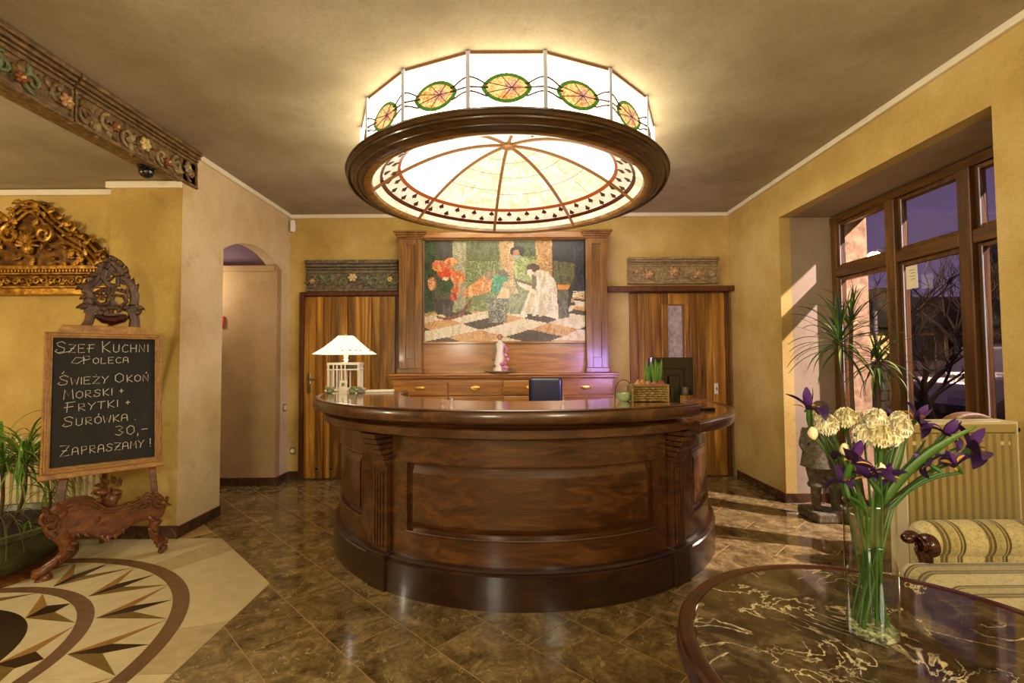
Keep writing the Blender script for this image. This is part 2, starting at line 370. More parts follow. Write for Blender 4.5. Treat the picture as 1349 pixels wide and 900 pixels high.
# floor
f = MB(); f.box(XLL-.1, 3.25, YBK-.1, YB+.1, -.12, -.0012); floor = struct(f.build('floor', 'grout'))
u = Vector((1, 1))/math.sqrt(2); w = Vector((1, -1))/math.sqrt(2)   # across a row, along a row
SW, SL, GR = .436, .8657, .0055
tm = MB(); tw, tl = SW/math.sqrt(2)-GR, SL/math.sqrt(2)-GR
tm.box(-tw/2, tw/2, -tl/2, tl/2, -.012, 0); tile_me = tm.mesh('floor_tile', 'floor_marble')
def tile_at(cx, cy): return inst('floor_tile', tile_me, floor, TRS((cx, cy, 0), (0, 0, PI/4)) @ Matrix.Identity(4))
ntile = 0
for k in range(-8, 16):
    sc_ = 1.424+SW*(k+.5)                       # X+Y of the row's centre line
    for m_ in range(-9, 9):
        dc = -2.97+.405*k+SL*(m_+.5)            # X-Y of the tile's centre
        x, y = (sc_+dc)/2, (sc_-dc)/2
        if not (-3.4 < x < 3.15 and 1.15 < y < 5.55): continue
        if x < XL+.0 and y < YA-.1: continue
        if x > XR+.1 and not (R2-.3 < y < R1+.2): continue
        if x < -1.75 and y < 2.9: continue
        if abs(x) < .25 and False: continue
        if y < 1.6 and abs(x) > 2.6: continue
        tile_at(x, y); ntile += 1
# pale medallion panel with inlay
MC = Vector((-2.80, 2.0))
def pan(a, b_, d): return (a, b_, d)
panel_x1, panel_c = -1.415, [(-1.415, 2.85), (-2.136, 3.57)]
f = MB(); f.prism([(-4.185, .40), (-1.415, .40), (-1.415, 2.85), (-2.136, YP), (-3.46, YP), (-3.46, YLW), (-5.1, YLW), (-5.1, .4)], -.006, .0005, pan)
f.build('medallion_bed', 'tile_joint', floor)
def cellpoly(pts, mat, nm='cream_tile', z=.0022):
    g = MB(); g.prism(pts, -.004, z, pan); return g.build(nm, mat, floor)
def arcpts(r, a0, a1, n): return [(MC.x+r*math.cos(a0+(a1-a0)*i/n), MC.y+r*math.sin(a0+(a1-a0)*i/n)) for i in range(n+1)]
# cream tiles outside the outer ring: wedge cells between ring and panel edge
def edge_pt(a):
    d = Vector((math.cos(a), math.sin(a))); best = 9
    for n_, c_ in (((1, 0), 1.385), ((-1, 0), 1.385), ((0, 1), 1.575), ((0, -1), 1.585), ((.707, .707), 1.583), ((-.707, .707), 1.583), ((.707, -.707), 1.583), ((-.707, -.707), 1.583)):
        q = d.x*n_[0]+d.y*n_[1]
        if q > 1e-6: best = min(best, c_/q)
    return MC+d*best
cuts = [math.radians(k) for k in (-67, -45, -22, 2, 18, 31.3, 57, 66, 90, 113, 122, 149, 180, 210)]
for a0, a1 in zip(cuts, cuts[1:]):
    inn = arcpts(1.237, a0+.002, a1-.002, 10)
    outp = []
    for i in range(11):
        q = edge_pt(a1-.002-(a1-a0-.004)*i/10); outp.append((q.x, q.y))
    cellpoly(inn+outp, random.choice(['cream_stone', 'cream_stone', 'cream_stone_dark']))
def ringpoly(r0, r1, mat, segs, off=0):
    for k in range(segs):
        a0 = off+2*PI*k/segs+.0015; a1 = off+2*PI*(k+1)/segs-.0015
        cellpoly(arcpts(r1, a0, a1, 8)+arcpts(r0, a1, a0, 8), mat, 'ring_segment')
ringpoly(1.16, 1.235, 'ring_stone', 16); ringpoly(.765, .832, 'ring_stone', 12); ringpoly(.48, .585, 'dark_stone', 8)
ringpoly(.833, 1.159, 'cream_stone', 16, math.radians(1)); ringpoly(.586, .764, 'cream_stone', 8, math.radians(12))
g = MB(); g.prism(arcpts(.478, 0, 2*PI, 40)[:-1], -.004, .0022, pan); g.build('centre_disc', 'ring_stone', floor)
def PT(r, deg): return (MC.x+r*math.cos(math.radians(deg)), MC.y+r*math.sin(math.radians(deg)))
for k in range(16):
    a = 12.7+22.5*k; o_, t_, md_ = .84, 1.158, .99
    cellpoly([PT(o_, a), PT(md_, a+2.6), PT(t_, a), PT(md_, a-1.6)], 'dark_stone', 'star_blade', .0032)
    cellpoly([PT(o_, a), PT(t_, a+11), PT(md_, a+2.7)], 'tan_stone', 'star_blade', .0032)
    cellpoly([PT(o_, a), PT(md_, a-1.7), PT(t_, a-11)], 'olive_stone', 'star_blade', .0032)
for k in range(8):
    a = 11.5+45*k; o_, t_, md_ = .588, .763, .69
    cellpoly([PT(o_, a), PT(md_, a+6), PT(t_, a), PT(md_, a-4)], 'dark_stone', 'star_blade', .0032)
    cellpoly([PT(o_, a), PT(t_, a+21), PT(md_, a+6.2)], 'tan_stone', 'star_blade', .0032)
    cellpoly([PT(o_, a), PT(md_, a-4.2), PT(t_, a-21)], 'olive_stone', 'star_blade', .0032)

# walls
wl = MB()   # left wall, with an arched opening between YA and 5.15
arch_y0, arch_y1, spr, crown = YA, 5.15, 2.27, 2.42
ycc = (arch_y0+arch_y1)/2
ap = [(arch_y0+(arch_y1-arch_y0)*i/24, spr+(crown-spr)*(1-((arch_y0+(arch_y1-arch_y0)*i/24-ycc)/((arch_y1-arch_y0)/2))**2)) for i in range(25)]
wl.prism([(YP, 0), (arch_y0, 0)]+ap+[(arch_y1, 0), (YB, 0), (YB, H), (YP, H)], XL, XL-.12, lambda a, b_, d: (d, a, b_))
struct(wl.build('wall_left', 'left_plaster'))
p = MB(); p.box(-3.01, XL-.0008, YP-.001, YA-.002, 0, HL); struct(p.build('wall_left_pillar', 'pillar_plaster'))
p = MB(); p.box(XLL, -3.01, YLW, YLW+.15, 0, HL); struct(p.build('wall_left_recess', 'pillar_plaster'))
p = MB(); p.box(-4.0, XL-.001, 5.06, 5.3, 0, 2.31); struct(p.build('wall_corridor_lower', 'corridor_plaster'))
p = MB(); p.box(-4.0, XL-.12, 5.14, 5.34, 2.31, 2.75); p.box(-4.1, -4.0, YA, 5.34, 0, 2.75); struct(p.build('wall_corridor_upper', 'mauve_plaster'))
p = MB(); p.box(-4.0, XL-.02, 5.03, 5.30, 2.25, 2.31); struct(p.build('trim_7', 'corridor_plaster'))
p = MB(); p.box(-4.1, XL-.12, YA, 5.34, 2.6, 2.7); struct(p.build('ceiling_corridor', 'mauve_plaster'))
p = MB(); p.box(XL-.2, XR+.2, YB, YB+.15, 0, H); struct(p.build('wall_back', 'wall_plaster'))
XO = 3.24
p = MB()
p.prism([(YBK, 0), (R2, 0), (R2, ZR), (R1, ZR), (R1, 0), (YB, 0), (YB, H), (YBK, H)], XR, XR+.1, lambda a, b_, d: (d, a, b_))
struct(p.build('wall_right', 'wall_plaster'))
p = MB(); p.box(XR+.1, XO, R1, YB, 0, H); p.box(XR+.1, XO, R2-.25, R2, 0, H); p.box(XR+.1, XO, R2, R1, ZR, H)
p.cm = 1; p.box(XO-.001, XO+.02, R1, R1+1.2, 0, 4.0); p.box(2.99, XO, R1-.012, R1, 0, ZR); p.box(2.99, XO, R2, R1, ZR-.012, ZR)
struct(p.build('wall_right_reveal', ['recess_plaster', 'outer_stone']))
p = MB(); p.box(XLL, XR+.2, YBK-.15, YBK, 0, H); struct(p.build('wall_behind', 'wall_plaster'))
p = MB(); p.box(XLL-.15, XLL, YBK, YLW+.15, 0, HL); struct(p.build('wall_far_left', 'pillar_plaster'))
p = MB(); p.box(XL-.12, XR+.1, YBK, YB+.1, H, H+.1); struct(p.build('ceiling', 'ceiling_plaster'))
p = MB(); p.box(XLL, XL-.06, YBK, YLW+.1, HL, HL+.1); struct(p.build('ceiling_side_room', 'ceiling_plaster'))
p = MB(); p.box(XL-.125, XL-.031, YBK, YP-.001, HL-.008, H); struct(p.build('trim_beam_core', 'brown_carving'))
# crown trims
def trim(name, x0, x1, y0, y1, z0, z1, mat='white_trim'):
    q = MB(); q.box(x0, x1, y0, y1, z0, z1); return struct(q.build(name, mat, bevel=.006))
trim('trim_1', XL, XR, YB-.028, YB, H-.042, H); trim('trim_2', XL, XL+.028, YP+.15, YB-.03, H-.042, H)
trim('trim_3', XR-.028, XR, YBK, YB-.03, H-.042, H); trim('trim_4', -3.035, XL, YP-.028, YP, HL-.062, HL-.012)
trim('trim_5', XLL, -3.01, YLW-.03, YLW, HL-.055, HL-.01)
# baseboards of dark marble, laid in lengths
def baseboard(name, segs, h=.085):
    root = None
    for (x0, x1, y0, y1) in segs:
        q = MB(); q.box(x0, x1, y0, y1, 0, h)
        if root is None: root = struct(q.build(name, 'base_marble', bevel=.003))
        else: q.build('skirting_tile', 'base_marble', root, bevel=.003)
baseboard('baseboard_left', [(XL, XL+.014, YP-.012, YP+.25), (XL, XL+.014, YP+.253, YA)])
baseboard('baseboard_pillar', [(-3.01, -2.75, YP-.014, YP), (-2.747, XL+.012, YP-.014, YP)], .095)
baseboard('baseboard_corridor', [(-3.3, -2.86, 5.046, 5.06), (-2.857, XL, 5.046, 5.06), (XL, XL+.014, 5.06, YB-.014)])
baseboard('baseboard_back', [(XL+.014, -2.35, YB-.014, YB)])
baseboard('baseboard_right', [(XR-.014, XR, 4.85, YB-.10), (XR-.014, XR, R1-.012, 4.847), (XR+.0, XR+.3, R1-.014, R1), (XR+.303, XW-.07, R1-.014, R1)])

# ------------------------------------------------------------------ window
win = MB()
fw = .055
def frame_bar(y0, y1, z0, z1, x0=XW-.03, x1=XW+.04): q = MB(); q.box(x0, x1, y0, y1, z0, z1); return q
win = frame_bar(R2, R1, ZR-.075, ZR-.013).build('window_1', 'window_wood_flat', bevel=.004); struct(win)
ZT = 2.055
frame_bar(R1-.085, R1-.013, 0, ZR-.076).build('jamb', 'window_wood', win, bevel=.004)
frame_bar(R2, R2+.05, 0, ZR-.076).build('jamb', 'window_wood', win, bevel=.004)
frame_bar(R2+.05, R1-.086, 0, .09).build('bottom_rail', 'window_wood_flat', win, bevel=.004)
mull = [3.62, 3.02]
for ym in mull: frame_bar(ym-.045, ym+.045, .09, ZR-.076, XW-.05, XW+.04).build('mullion', 'window_wood', win, bevel=.006)
ys = [R1-.086, 3.62, 3.02, R2+.05]
for a, b_ in zip(ys, ys[1:]):
    y1, y0 = (a if a > 4.2 else a-.046), (b_ if b_ < 2.5 else b_+.046)
    frame_bar(y0, y1, ZT-.045, ZT+.04, XW-.045, XW+.035).build('transom', 'window_wood_flat', win, bevel=.005)
    for z0, z1 in ((.092, ZT-.047), (ZT+.042, ZR-.078)):
        s_ = MB()
        for (a0, a1, c0, c1) in ((y0, y0+.03, z0, z1), (y1-.03, y1, z0, z1), (y0+.03, y1-.03, z0, z0+.03), (y0+.03, y1-.03, z1-.03, z1)):
            s_.box(XW-.015, XW+.03, a0, a1, c0, c1)
        sh = s_.build('sash', 'window_wood', win, bevel=.004)
        q = MB(); q.box(XW+.002, XW+.010, y0+.028, y1-.028, z0+.028, z1-.028); q.build('pane', 'window_glass', sh)
        q = MB(); q.box(XW-.019, XW-.015, y1-.034, y1-.028, z0+.02, z1-.02); q.build('seal', 'white_bar', sh)
pn = MB(); a = atX(1193, 352, XW-.055); c_ = atX(1209, 379, XW-.055)
pn.box(XW-.0535, XW-.052, c_.y, a.y, c_.z, a.z); nt = pn.build('paper_note', 'paper'); tag(nt, 'small cream paper note stuck on the middle window mullion', 'note')
q = MB()
for i in range(4): zz = a.z-.03-i*.022; q.box(XW-.0541, XW-.0535, c_.y+.02, a.y-.03-(i % 2)*.01, zz-.003, zz)
q.build('writing', 'lead', nt)

# ------------------------------------------------------------------ doors
def plank_door(name, x0, x1, y, z1, edges, hole=None):
    q = MB(); q.box(x0, x1, y-.012, y-.0, 0, z1); d = struct(q.build(name, 'door_frame_wood'))
    for i, (a, b_) in enumerate(zip(edges, edges[1:])):
        p0, p1 = a+.0015, b_-.0015; dep = y-.030-(i % 3)*.006
        if hole and p1 > hole[0] and p0 < hole[1]:
            segs = [(.012, hole[2]), (hole[3], z1-.01)]
            if p0 < hole[0]: m_ = MB(); m_.box(p0, hole[0], dep, y-.012, hole[2], hole[3]); m_.build('plank', 'door_plank', d, bevel=.003)
            if p1 > hole[1]: m_ = MB(); m_.box(hole[1], p1, dep, y-.012, hole[2], hole[3]); m_.build('plank', 'door_plank', d, bevel=.003)
        else: segs = [(.012, z1-.01)]
        for s0, s1 in segs: m_ = MB(); m_.box(p0, p1, dep, y-.012, s0, s1); m_.build('plank', 'door_plank', d, bevel=.004)
    return d
D1 = YB
x0, x1 = -2.335, -1.19
q = MB()
q.box(x0, x0+.045, YB-.055, YB, 0, 2.06); q.box(x1-.05, x1, YB-.055, YB, 0, 2.06); q.box(x0+.045, x1-.05, YB-.055, YB, 2.02, 2.06)
e1 = [x0+.047]
for wd in (.06, .07, .085, .075, .10, .09, .08, .11, .075, .09, .085, .09): e1.append(min(e1[-1]+wd, x1-.052))
d1 = plank_door('door_1', x0+.046, x1-.051, YB-.005, 2.018, [e for i, e in enumerate(e1) if i == 0 or e > e1[i-1]])
q.build('door_frame', 'door_frame_wood', d1, bevel=.004)
hp = atY(407, 505, YB-.055)
q = MB(True); q.box(hp.x-.016, hp.x+.016, YB-.062, YB-.052, hp.z-.11, hp.z+.11)
hd = q.build('handle_plate', 'steel', d1, bevel=.004)
q = MB(True); q.tube([(hp.x, YB-.055, hp.z+.045), (hp.x, YB-.10, hp.z+.045), (hp.x+.015, YB-.115, hp.z+.045), (hp.x+.1, YB-.115, hp.z+.042)], [.009, .009, .009, .008], 10); q.build('lever', 'steel', hd)
for px in (417, 436):
    v = atY(px, 618, YB-.06); q = MB(True); q.M = TRS((v.x, YB-.055, v.z), (PI/2, 0, 0)); q.lathe([(.013, 0), (.024, 0), (.024, .007), (.013, .007)], 20, closed=True); q.build('vent_ring', 'steel', d1)
    q = MB(); q.M = TRS((v.x, YB-.049, v.z), (PI/2, 0, 0)); q.lathe([(.0001, 0), (.0135, 0), (.0135, .004), (.0001, .004)], 16, closed=True); q.build('vent_hole', 'black_plastic', d1)
a = atY(829, 387, YB-.03); x0, x1 = a.x, 2.385
e2 = [x0]
for wd in (.09, .07, .11, .08, .075, .08, .1, .06, .09, .085, .07, .08, .07): e2.append(min(e2[-1]+wd, x1))
g0 = atY(877, 401, YB-.03); g1 = atY(902, 500, YB-.03)
d2 = plank_door('door_2', x0, x1, YB-.002, 2.035, [e for i, e in enumerate(e2) if i == 0 or e > e2[i-1]], (g0.x, g1.x, 1.2, g0.z))
q = MB(); q.box(g0.x+.015, g1.x-.015, YB-.024, YB-.018, 1.215, g0.z-.015); q.build('pane', 'frosted_glass', d2)
q = MB()
for b4 in ((g0.x, g0.x+.015, 1.2, g0.z), (g1.x-.015, g1.x, 1.2, g0.z), (g0.x+.015, g1.x-.015, g0.z-.015, g0.z), (g0.x+.015, g1.x-.015, 1.2, 1.215)): q.box(b4[0], b4[1], YB-.045, YB-.012, b4[2], b4[3])
q.build('pane_frame', 'bronze_rib', d2)
q = MB(); q.box(2.385, 2.43, YB-.05, YB, 0, 2.035); q.build('door_frame', 'door_frame_wood', d2, bevel=.004)
la, lb = atY(801, 375, YB-.13), atY(962, 388, YB-.13)
q = MB(); q.box(la.x, XR-.002, YB-.13, YB, 2.037, 2.096); lt = q.build('shelf_beam', 'door_frame_wood', bevel=.008); tag(lt, 'thick brown wooden beam shelf above the right plank door', 'shelf')
sw = atY(943, 512, YB-.04)
q = MB(True); q.box(sw.x-.022, sw.x+.022, YB-.058, YB-.047, sw.z-.06, sw.z+.06); o = q.build('lock_plate', 'white_plastic', d2, bevel=.01)
q = MB(True); q.ell((sw.x, YB-.062, sw.z), (.011, .01, .018)); q.build('lock_knob', 'brass', o)

# ------------------------------------------------------------------ carved friezes
def rosette_mesh(mat, r=.04, n=6, core='pale_flower'):
    g = MB(True); g.ang = 70
    for k in range(n):
        a = 2*PI*k/n; c = (math.cos(a)*r*.6, -.012, math.sin(a)*r*.6); g.M = TRS(c, (0, -a, 0)); g.ell((0, 0, 0), (r*.46, .014, r*.34), 8, 6)
        g.M = Matrix.Identity(4)
    g.cm = 1; g.ell((0, -.024, 0), (r*.26, .014, r*.26), 8, 6); return g.mesh('rosette', [mat, core])
def leaf_mesh(name, mat, L=.08, W=.035, curl=.5, lobes=3):
    g = MB(True); g.ang = 80; n = 12; vs = []
    for i in range(n+1):
        t = i/n; wd = W*(math.sin(PI*min(1, t*1.02)**.75)**.8)*(1-.30*abs(math.sin(PI*lobes*t)))+.001
        x = L*t*math.cos(curl*t*.6); z = L*t*math.sin(curl*t*.6); h = .012*math.sin(PI*t)+.012*t*t
        for s_, hh in ((-1, 0), (-.5, .7), (0, .35), (.5, .7), (1, 0)): vs.append((x-s_*wd*math.sin(curl*t), -(h*hh+.003), z+s_*wd*math.cos(curl*t)))
    fs = [(i*5+k, i*5+k+1, (i+1)*5+k+1, (i+1)*5+k) for i in range(n) for k in range(4)]
    g.add(vs, fs)
    vs2 = [(v[0], .004, v[2]) for v in vs]; base = len(g.v)
    g.add(vs2, [tuple(reversed(f_)) for f_ in fs])
    rim = [i*5 for i in range(n+1)]; rim2 = [i*5+4 for i in range(n+1)]
    for rr in (rim, rim2):
        for a, b_ in zip(rr, rr[1:]): g.f.append((a, b_, b_+base, a+base)); g.mi.append(0)
    return g.mesh(name, mat)
def scroll_pts(r0, turns, n=22, x=0, z=0, flip=1, start=0, y=-.012):
    return [(x+math.cos(start+flip*2*PI*turns*t)*r0*(1-.82*t), y, z+math.sin(start+flip*2*PI*turns*t)*r0*(1-.82*t)) for t in [i/n for i in range(n+1)]]
def carved_frieze(label, L, Hh, loc, rz, mat, leafmat, flowers, group=None, seed=1, mold=.34):
    """x along, z up, face to -y"""
    rnd = random.Random(seed)
    t = thing('carved_frieze', label, 'carving', loc, rz, group)
    g = MB(); g.box(-L/2, L/2, -.03, 0, -Hh/2, Hh/2); g.build('board', mat, t, True, .004)
    zt = Hh/2; hh = Hh*mold
    for i, (a, b_, d) in enumerate(((0, .28, .085), (.30, .52, .07), (.56, .72, .055), (.76, 1.0, .045))):
        g = MB(); g.box(-L/2, L/2, -d, -.028, zt-hh*b_, zt-hh*a); g.build('moulding', mat, t, True, .006)
    g = MB(); g.box(-L/2, L/2, -.052, -.028, -Hh/2, -Hh/2+Hh*.08); g.build('moulding', mat, t, True, .006)
    for s_ in (-1, 1): g = MB(); g.box(s_*L/2-(.012 if s_ > 0 else 0), s_*L/2+(0 if s_ > 0 else .012), -.045, -.028, -Hh/2+Hh*.08, zt-hh); g.build('end_strip', mat, t, True)
    zc = -Hh/2+(Hh*.08+Hh-hh)/2; fh = Hh*(1-mold-.08)
    k = max(4, int(L/.15)); lm = leaf_mesh('acanthus_leaf', leafmat, fh*.62, fh*.17, .9); lm2 = leaf_mesh('acanthus_leaf', mat, fh*.7, fh*.2, -.9)
    for i in range(k):
        x = -L/2+L*(i+.5)/k; fl = 1 if i % 2 else -1
        g = MB(True); g.tube([Vector(p)+Vector((0, -.028, 0)) for p in scroll_pts(fh*.36, 1.2, 18, x, zc+fl*fh*.05, fl, PI/2*fl)], [.010]*12+[.008]*7, 6); g.build('scroll', leafmat if i % 3 else mat, t, True)
        for j in range(4):
            a = rnd.uniform(0, 2*PI); inst('acanthus_leaf', lm if j % 2 else lm2, t, TRS((max(-L/2+.07, min(L/2-.07, x+rnd.uniform(-.4, .4)*L/k)), -.034, zc+rnd.uniform(-.22, .22)*fh), (0, a, 0), rnd.uniform(.6, .95)))
    for (fx, fz, r, m_) in flowers:
        inst('rosette', rosette_mesh(m_, r), t, TRS((fx*L/2, -.045, zc+fz*fh/2)))
    return t
a, b_ = atY(402, 343, YB-.05), atY(525, 384, YB-.05)
carved_frieze('grey-green carved frieze board hung over the left plank door', (b_.x-a.x)*.985, (a.z-b_.z)*.98, ((a.x+b_.x)/2, YB-.005, (a.z+b_.z)/2), 0, 'grey_carving', 'green_leaf_carving', [(.02, .45, .05, 'pale_flower'), (-.85, 0, .035, 'pink_flower'), (.83, .2, .035, 'pale_flower')], seed=3, mold=.42)
a, b_ = atY(826, 340, YB-.05), atY(948, 374, YB-.05)
carved_frieze('tan carved frieze board with three roses over the right plank door', (b_.x-a.x)*.985, a.z-b_.z+.0, ((a.x+b_.x)/2, YB-.005, (a.z+b_.z)/2+.003), 0, 'tan_carving', 'tan_carving', [(-.55, -.05, .055, 'pink_flower'), (0, .35, .06, 'pink_flower'), (.52, 0, .055, 'pink_flower'), (-.82, .3, .025, 'pink_flower')], seed=5, mold=.33)
hb = H-HL+.015
ysp = 2.66
Lb = YP+.15-ysp-.01
carved_frieze('brown carved beam panel nearer the arch, with one cream flower', Lb, hb, (XL-.03, ysp+.006+Lb/2, (H+HL)/2-.012), PI/2, 'brown_carving', 'tan_carving', [(-.05, .1, .045, 'pale_flower'), (.35, -.3, .03, 'terracotta_carving'), (-.5, .1, .03, 'terracotta_carving'), (.75, .2, .04, 'tan_carving')], seed=8, mold=.36)
carved_frieze('darker carved beam panel at the top left corner of the photo', 1.5, hb, (XL-.03, ysp-.006-.75, (H+HL)/2-.012), PI/2, 'brown_carving', 'green_leaf_carving', [(.93, -.1, .04, 'pink_flower'), (.6, -.3, .03, 'terracotta_carving'), (.2, .1, .05, 'pale_flower'), (-.3, .1, .05, 'terracotta_carving')], seed=9, mold=.36)

# ------------------------------------------------------------------ gilded crest on the side-room wall
cY = YLW-.002
def cp(px, py): v = atY(px, py, cY-.06); return (v.x, v.z)
tr_ = cp(147, 388); tl_x = 2*cp(38, 300)[0]-tr_[0]; cxm = cp(38, 300)[0]; zb = tr_[1]
crest = thing('gilded_crest', 'gilded carved pediment with scrolling leaves on the side room wall', 'carving', (cxm, cY, zb))
half = [(147, 352), (147, 340), (135, 328), (120, 312), (108, 305), (98, 300), (88, 292), (75, 283), (66, 272), (55, 263), (40, 259)]
hp_ = [(cp(x, y)[0]-cxm, cp(x, y)[1]-zb) for x, y in half]
W2 = tr_[0]-cxm
g = MB(); sil = hp_+[(-x, z) for x, z in hp_[::-1][1:]]; g.prism([(x*.97, z-.02) for x, z in sil], -.035, 0, lambda a, b_, d: (a, d, b_)); g.build('pediment_board', 'gilt_dark', crest, True)
z1_ = hp_[0][1]
for (a, b_, d, m_) in ((0, .05, .075, 'gilt'), (.05, .065, .09, 'gilt'), (.065, .155, .05, 'gilt_dark'), (.155, .17, .085, 'gilt'), (z1_-.02, z1_+.01, .10, 'gilt')):
    g = MB(); g.box(-W2, W2, -d, 0, a, b_); g.build('moulding', m_, crest, True, .005)
dm = MB(); dm.box(-.006, .006, -.09, -.05, 0, .035); dme = dm.mesh('dentil', 'gilt')
for i in range(50): inst('dentil', dme, crest, TRS((-W2+.012+i*(2*W2-.024)/49, 0, .172)))
lmA = leaf_mesh('acanthus_leaf', 'gilt', .12, .032, 1.0); lmB = leaf_mesh('acanthus_leaf', 'gilt', .10, .04, -1.0); lmC = leaf_mesh('acanthus_leaf', 'gilt_dark', .10, .03, .6)
rnd = random.Random(4)
for s_ in (-1, 1):                                   # curved S mouldings
    for off in (0, .035, .07):
        pts = [((x-.02-off*.7)*s_*.97, -.055, z-.03-off) for x, z in hp_[1:]]
        g = MB(True); g.tube(pts, .011, 6); g.build('scroll_moulding', 'gilt', crest, True)
    for i, (x, z) in enumerate(hp_[:-1]):
        for j in range(3):
            inst('acanthus_leaf', rnd.choice([lmA, lmB, lmC]), crest, TRS((s_*(x-.02-.02*j), -.05-.008*j, z-.02-.012*j), (rnd.uniform(-.3, .3), (rnd.uniform(-.6, .9) if s_ > 0 else PI-rnd.uniform(-.6, .9)), 0), rnd.uniform(.45, .75)))
    for i in range(34):
        x = rnd.uniform(.02, W2-.05); zt = max(.3, 0) 
        top = hp_[-1][1]-(hp_[-1][1]-z1_)*(x/W2)**1.1
        z = rnd.uniform(z1_+.01, max(z1_+.05, top-.07))
        inst('acanthus_leaf', rnd.choice([lmA, lmB, lmC]), crest, TRS((s_*x, -.045-rnd.uniform(0, .02), z), (0, rnd.uniform(0, 2*PI), 0), rnd.uniform(.45, .8)))
    for i in range(12):
        x = (i+.5)/12*W2
        g = MB(True); g.tube([Vector(p)+Vector((0, -.055, 0)) for p in scroll_pts(.032, 1.1, 12, s_*x, .11, s_*(1 if i % 2 else -1), i)], .008, 5); g.build('frieze_scroll', 'gilt', crest, True)
        inst('acanthus_leaf', lmB if i % 2 else lmA, crest, TRS((s_*x, -.06, .10), (0, rnd.uniform(0, 6), 0), .5))
    g = MB(True); g.tube([Vector(p)+Vector((0, -.06, 0)) for p in scroll_pts(.075, 1.4, 22, s_*.13, z1_+.26, -s_, PI/2)], [.016]*15+[.012]*8, 7); g.build('scroll', 'gilt', crest, True)
g = MB(True)
for k in range(9):
    a = PI*(k/8); g.tube([(0, -.06, z1_+.17), (math.cos(a)*.06, -.085, z1_+.17+math.sin(a)*.08), (math.cos(a)*.085, -.06, z1_+.17+math.sin(a)*.12)], [.012, .016, .006], 6)
g.ell((0, -.06, z1_+.15), (.045, .035, .05), 10, 8); g.build('shell', 'gilt', crest, True)

# ------------------------------------------------------------------ small wall things
v = atY(193, 224, 3.3)
dc = thing('dome_camera', 'dark round dome camera under the lower ceiling beside the beam', 'camera', (v.x, v.y, HL))
g = MB(True); g.lathe([(.0, 0), (.05, 0), (.055, -.02), (.055, -.03), (0, -.03)], 24); g.build('mount', 'black_plastic', dc, True)
g = MB(True); g.ell((0, 0, -.045), (.047, .047, .047), 20, 12); g.build('dome', 'black_plastic', dc, True)
v = atY(386, 297, YB-.08)
ms = thing('motion_sensor', 'small white motion sensor in the corner above the left door', 'sensor', (XL+.05, YB-.045, v.z))
g = MB(True); g.box(-.025, .025, -.03, .012, -.065, .065); g.build('housing', 'white_plastic', ms, True, .012, 3)
g = MB(True); g.ell((0, -.028, -.025), (.02, .012, .03), 12, 8); g.build('lens', 'paper', ms, True)
g = MB(); g.box(-.012, .012, .010, .044, -.03, .03); g.build('bracket', 'white_plastic', ms, True)
v = atY(291.8, 423, 5.045)
fa = thing('fire_call_point', 'red call point on the corridor wall at the arch edge', 'alarm', (v.x-.01, 5.06, v.z))
g = MB(True); g.box(-.04, .04, -.03, 0, -.05, .05); g.build('housing', 'red_plastic', fa, True, .006)
g = MB(True); g.box(-.02, .02, -.034, -.028, .052, .078); g.build('tab', 'white_plastic', fa, True)
for (px, py, lb_) in ((374.5, 537, 'pale light switch on the narrow wall left of the left door'), (386, 594, 'pale wall socket low beside the left plank door')):
    v = atY(px, py, 5.2) if px < 380 else atY(px, py, YB)
    if px < 380:
        v = atX(px, py, XL); t = thing('light_switch', lb_, 'switch', (XL, v.y, v.z)); g = MB(True); g.box(0, .01, -.04, .04, -.04, .04); g.build('plate', 'tan_carving', t, True, .004)
        g = MB(True); g.box(.01, .016, -.022, .022, -.025, .025); g.build('rocker', 'paper', t, True, .002)
    else:
        t = thing('wall_socket', lb_, 'socket', (v.x, YB, v.z)); g = MB(True); g.box(-.032, .032, -.01, 0, -.04, .04); g.build('plate', 'tan_carving', t, True, .004)
        g = MB(True); g.M = TRS((0, -.01, 0), (PI/2, 0, 0)); g.lathe([(0, .002), (.018, .002), (.022, .005), (.024, 0)], 16); g.build('socket_well', 'paper', t, True)

# ================================================================== CHANDELIER
CH = Vector((-.012, 3.51, 0)); RD = 1.04
ch = thing('chandelier', 'huge round stained glass ceiling lamp with a dark wooden rim', 'lamp', (CH.x, CH.y, 2.5))
def chb(g, name, mat, parent=ch, **k): 
    o = g.build(name, mat, parent, **k); return o
c3 = (CH.x, CH.y, 0)
ZB, ZTOP = 2.56, H-.004
g = MB(True); g.lathe([(1.045, 2.60), (1.085, 2.598), (1.12, 2.588), (1.136, 2.568), (1.134, 2.548), (1.118, 2.540), (1.105, 2.535), (1.09, 2.522), (1.062, 2.520), (1.05, 2.512), (1.03, 2.503), (.995, 2.503), (.975, 2.512), (.968, 2.53), (.97, 2.56), (1.045, 2.58)], 128, c3, closed=True)
chb(g, 'wooden_rim', 'rim_wood')
g = MB(True); g.lathe([(.964, 2.535), (.972, 2.508), (.992, 2.499), (1.018, 2.500), (1.026, 2.506), (1.0, 2.512)], 128, c3, closed=True); chb(g, 'inner_rim', 'rim_inner_wood')
for rr, zz, tt in ((1.126, 2.536, .0075), (1.072, 2.519, .006), (1.139, 2.573, .006)):
    g = MB(True); g.lathe([(rr+tt*math.cos(2*PI*i/8), zz+tt*math.sin(2*PI*i/8)) for i in range(8)], 128, c3, closed=True); chb(g, 'rim_bead', 'rim_wood')
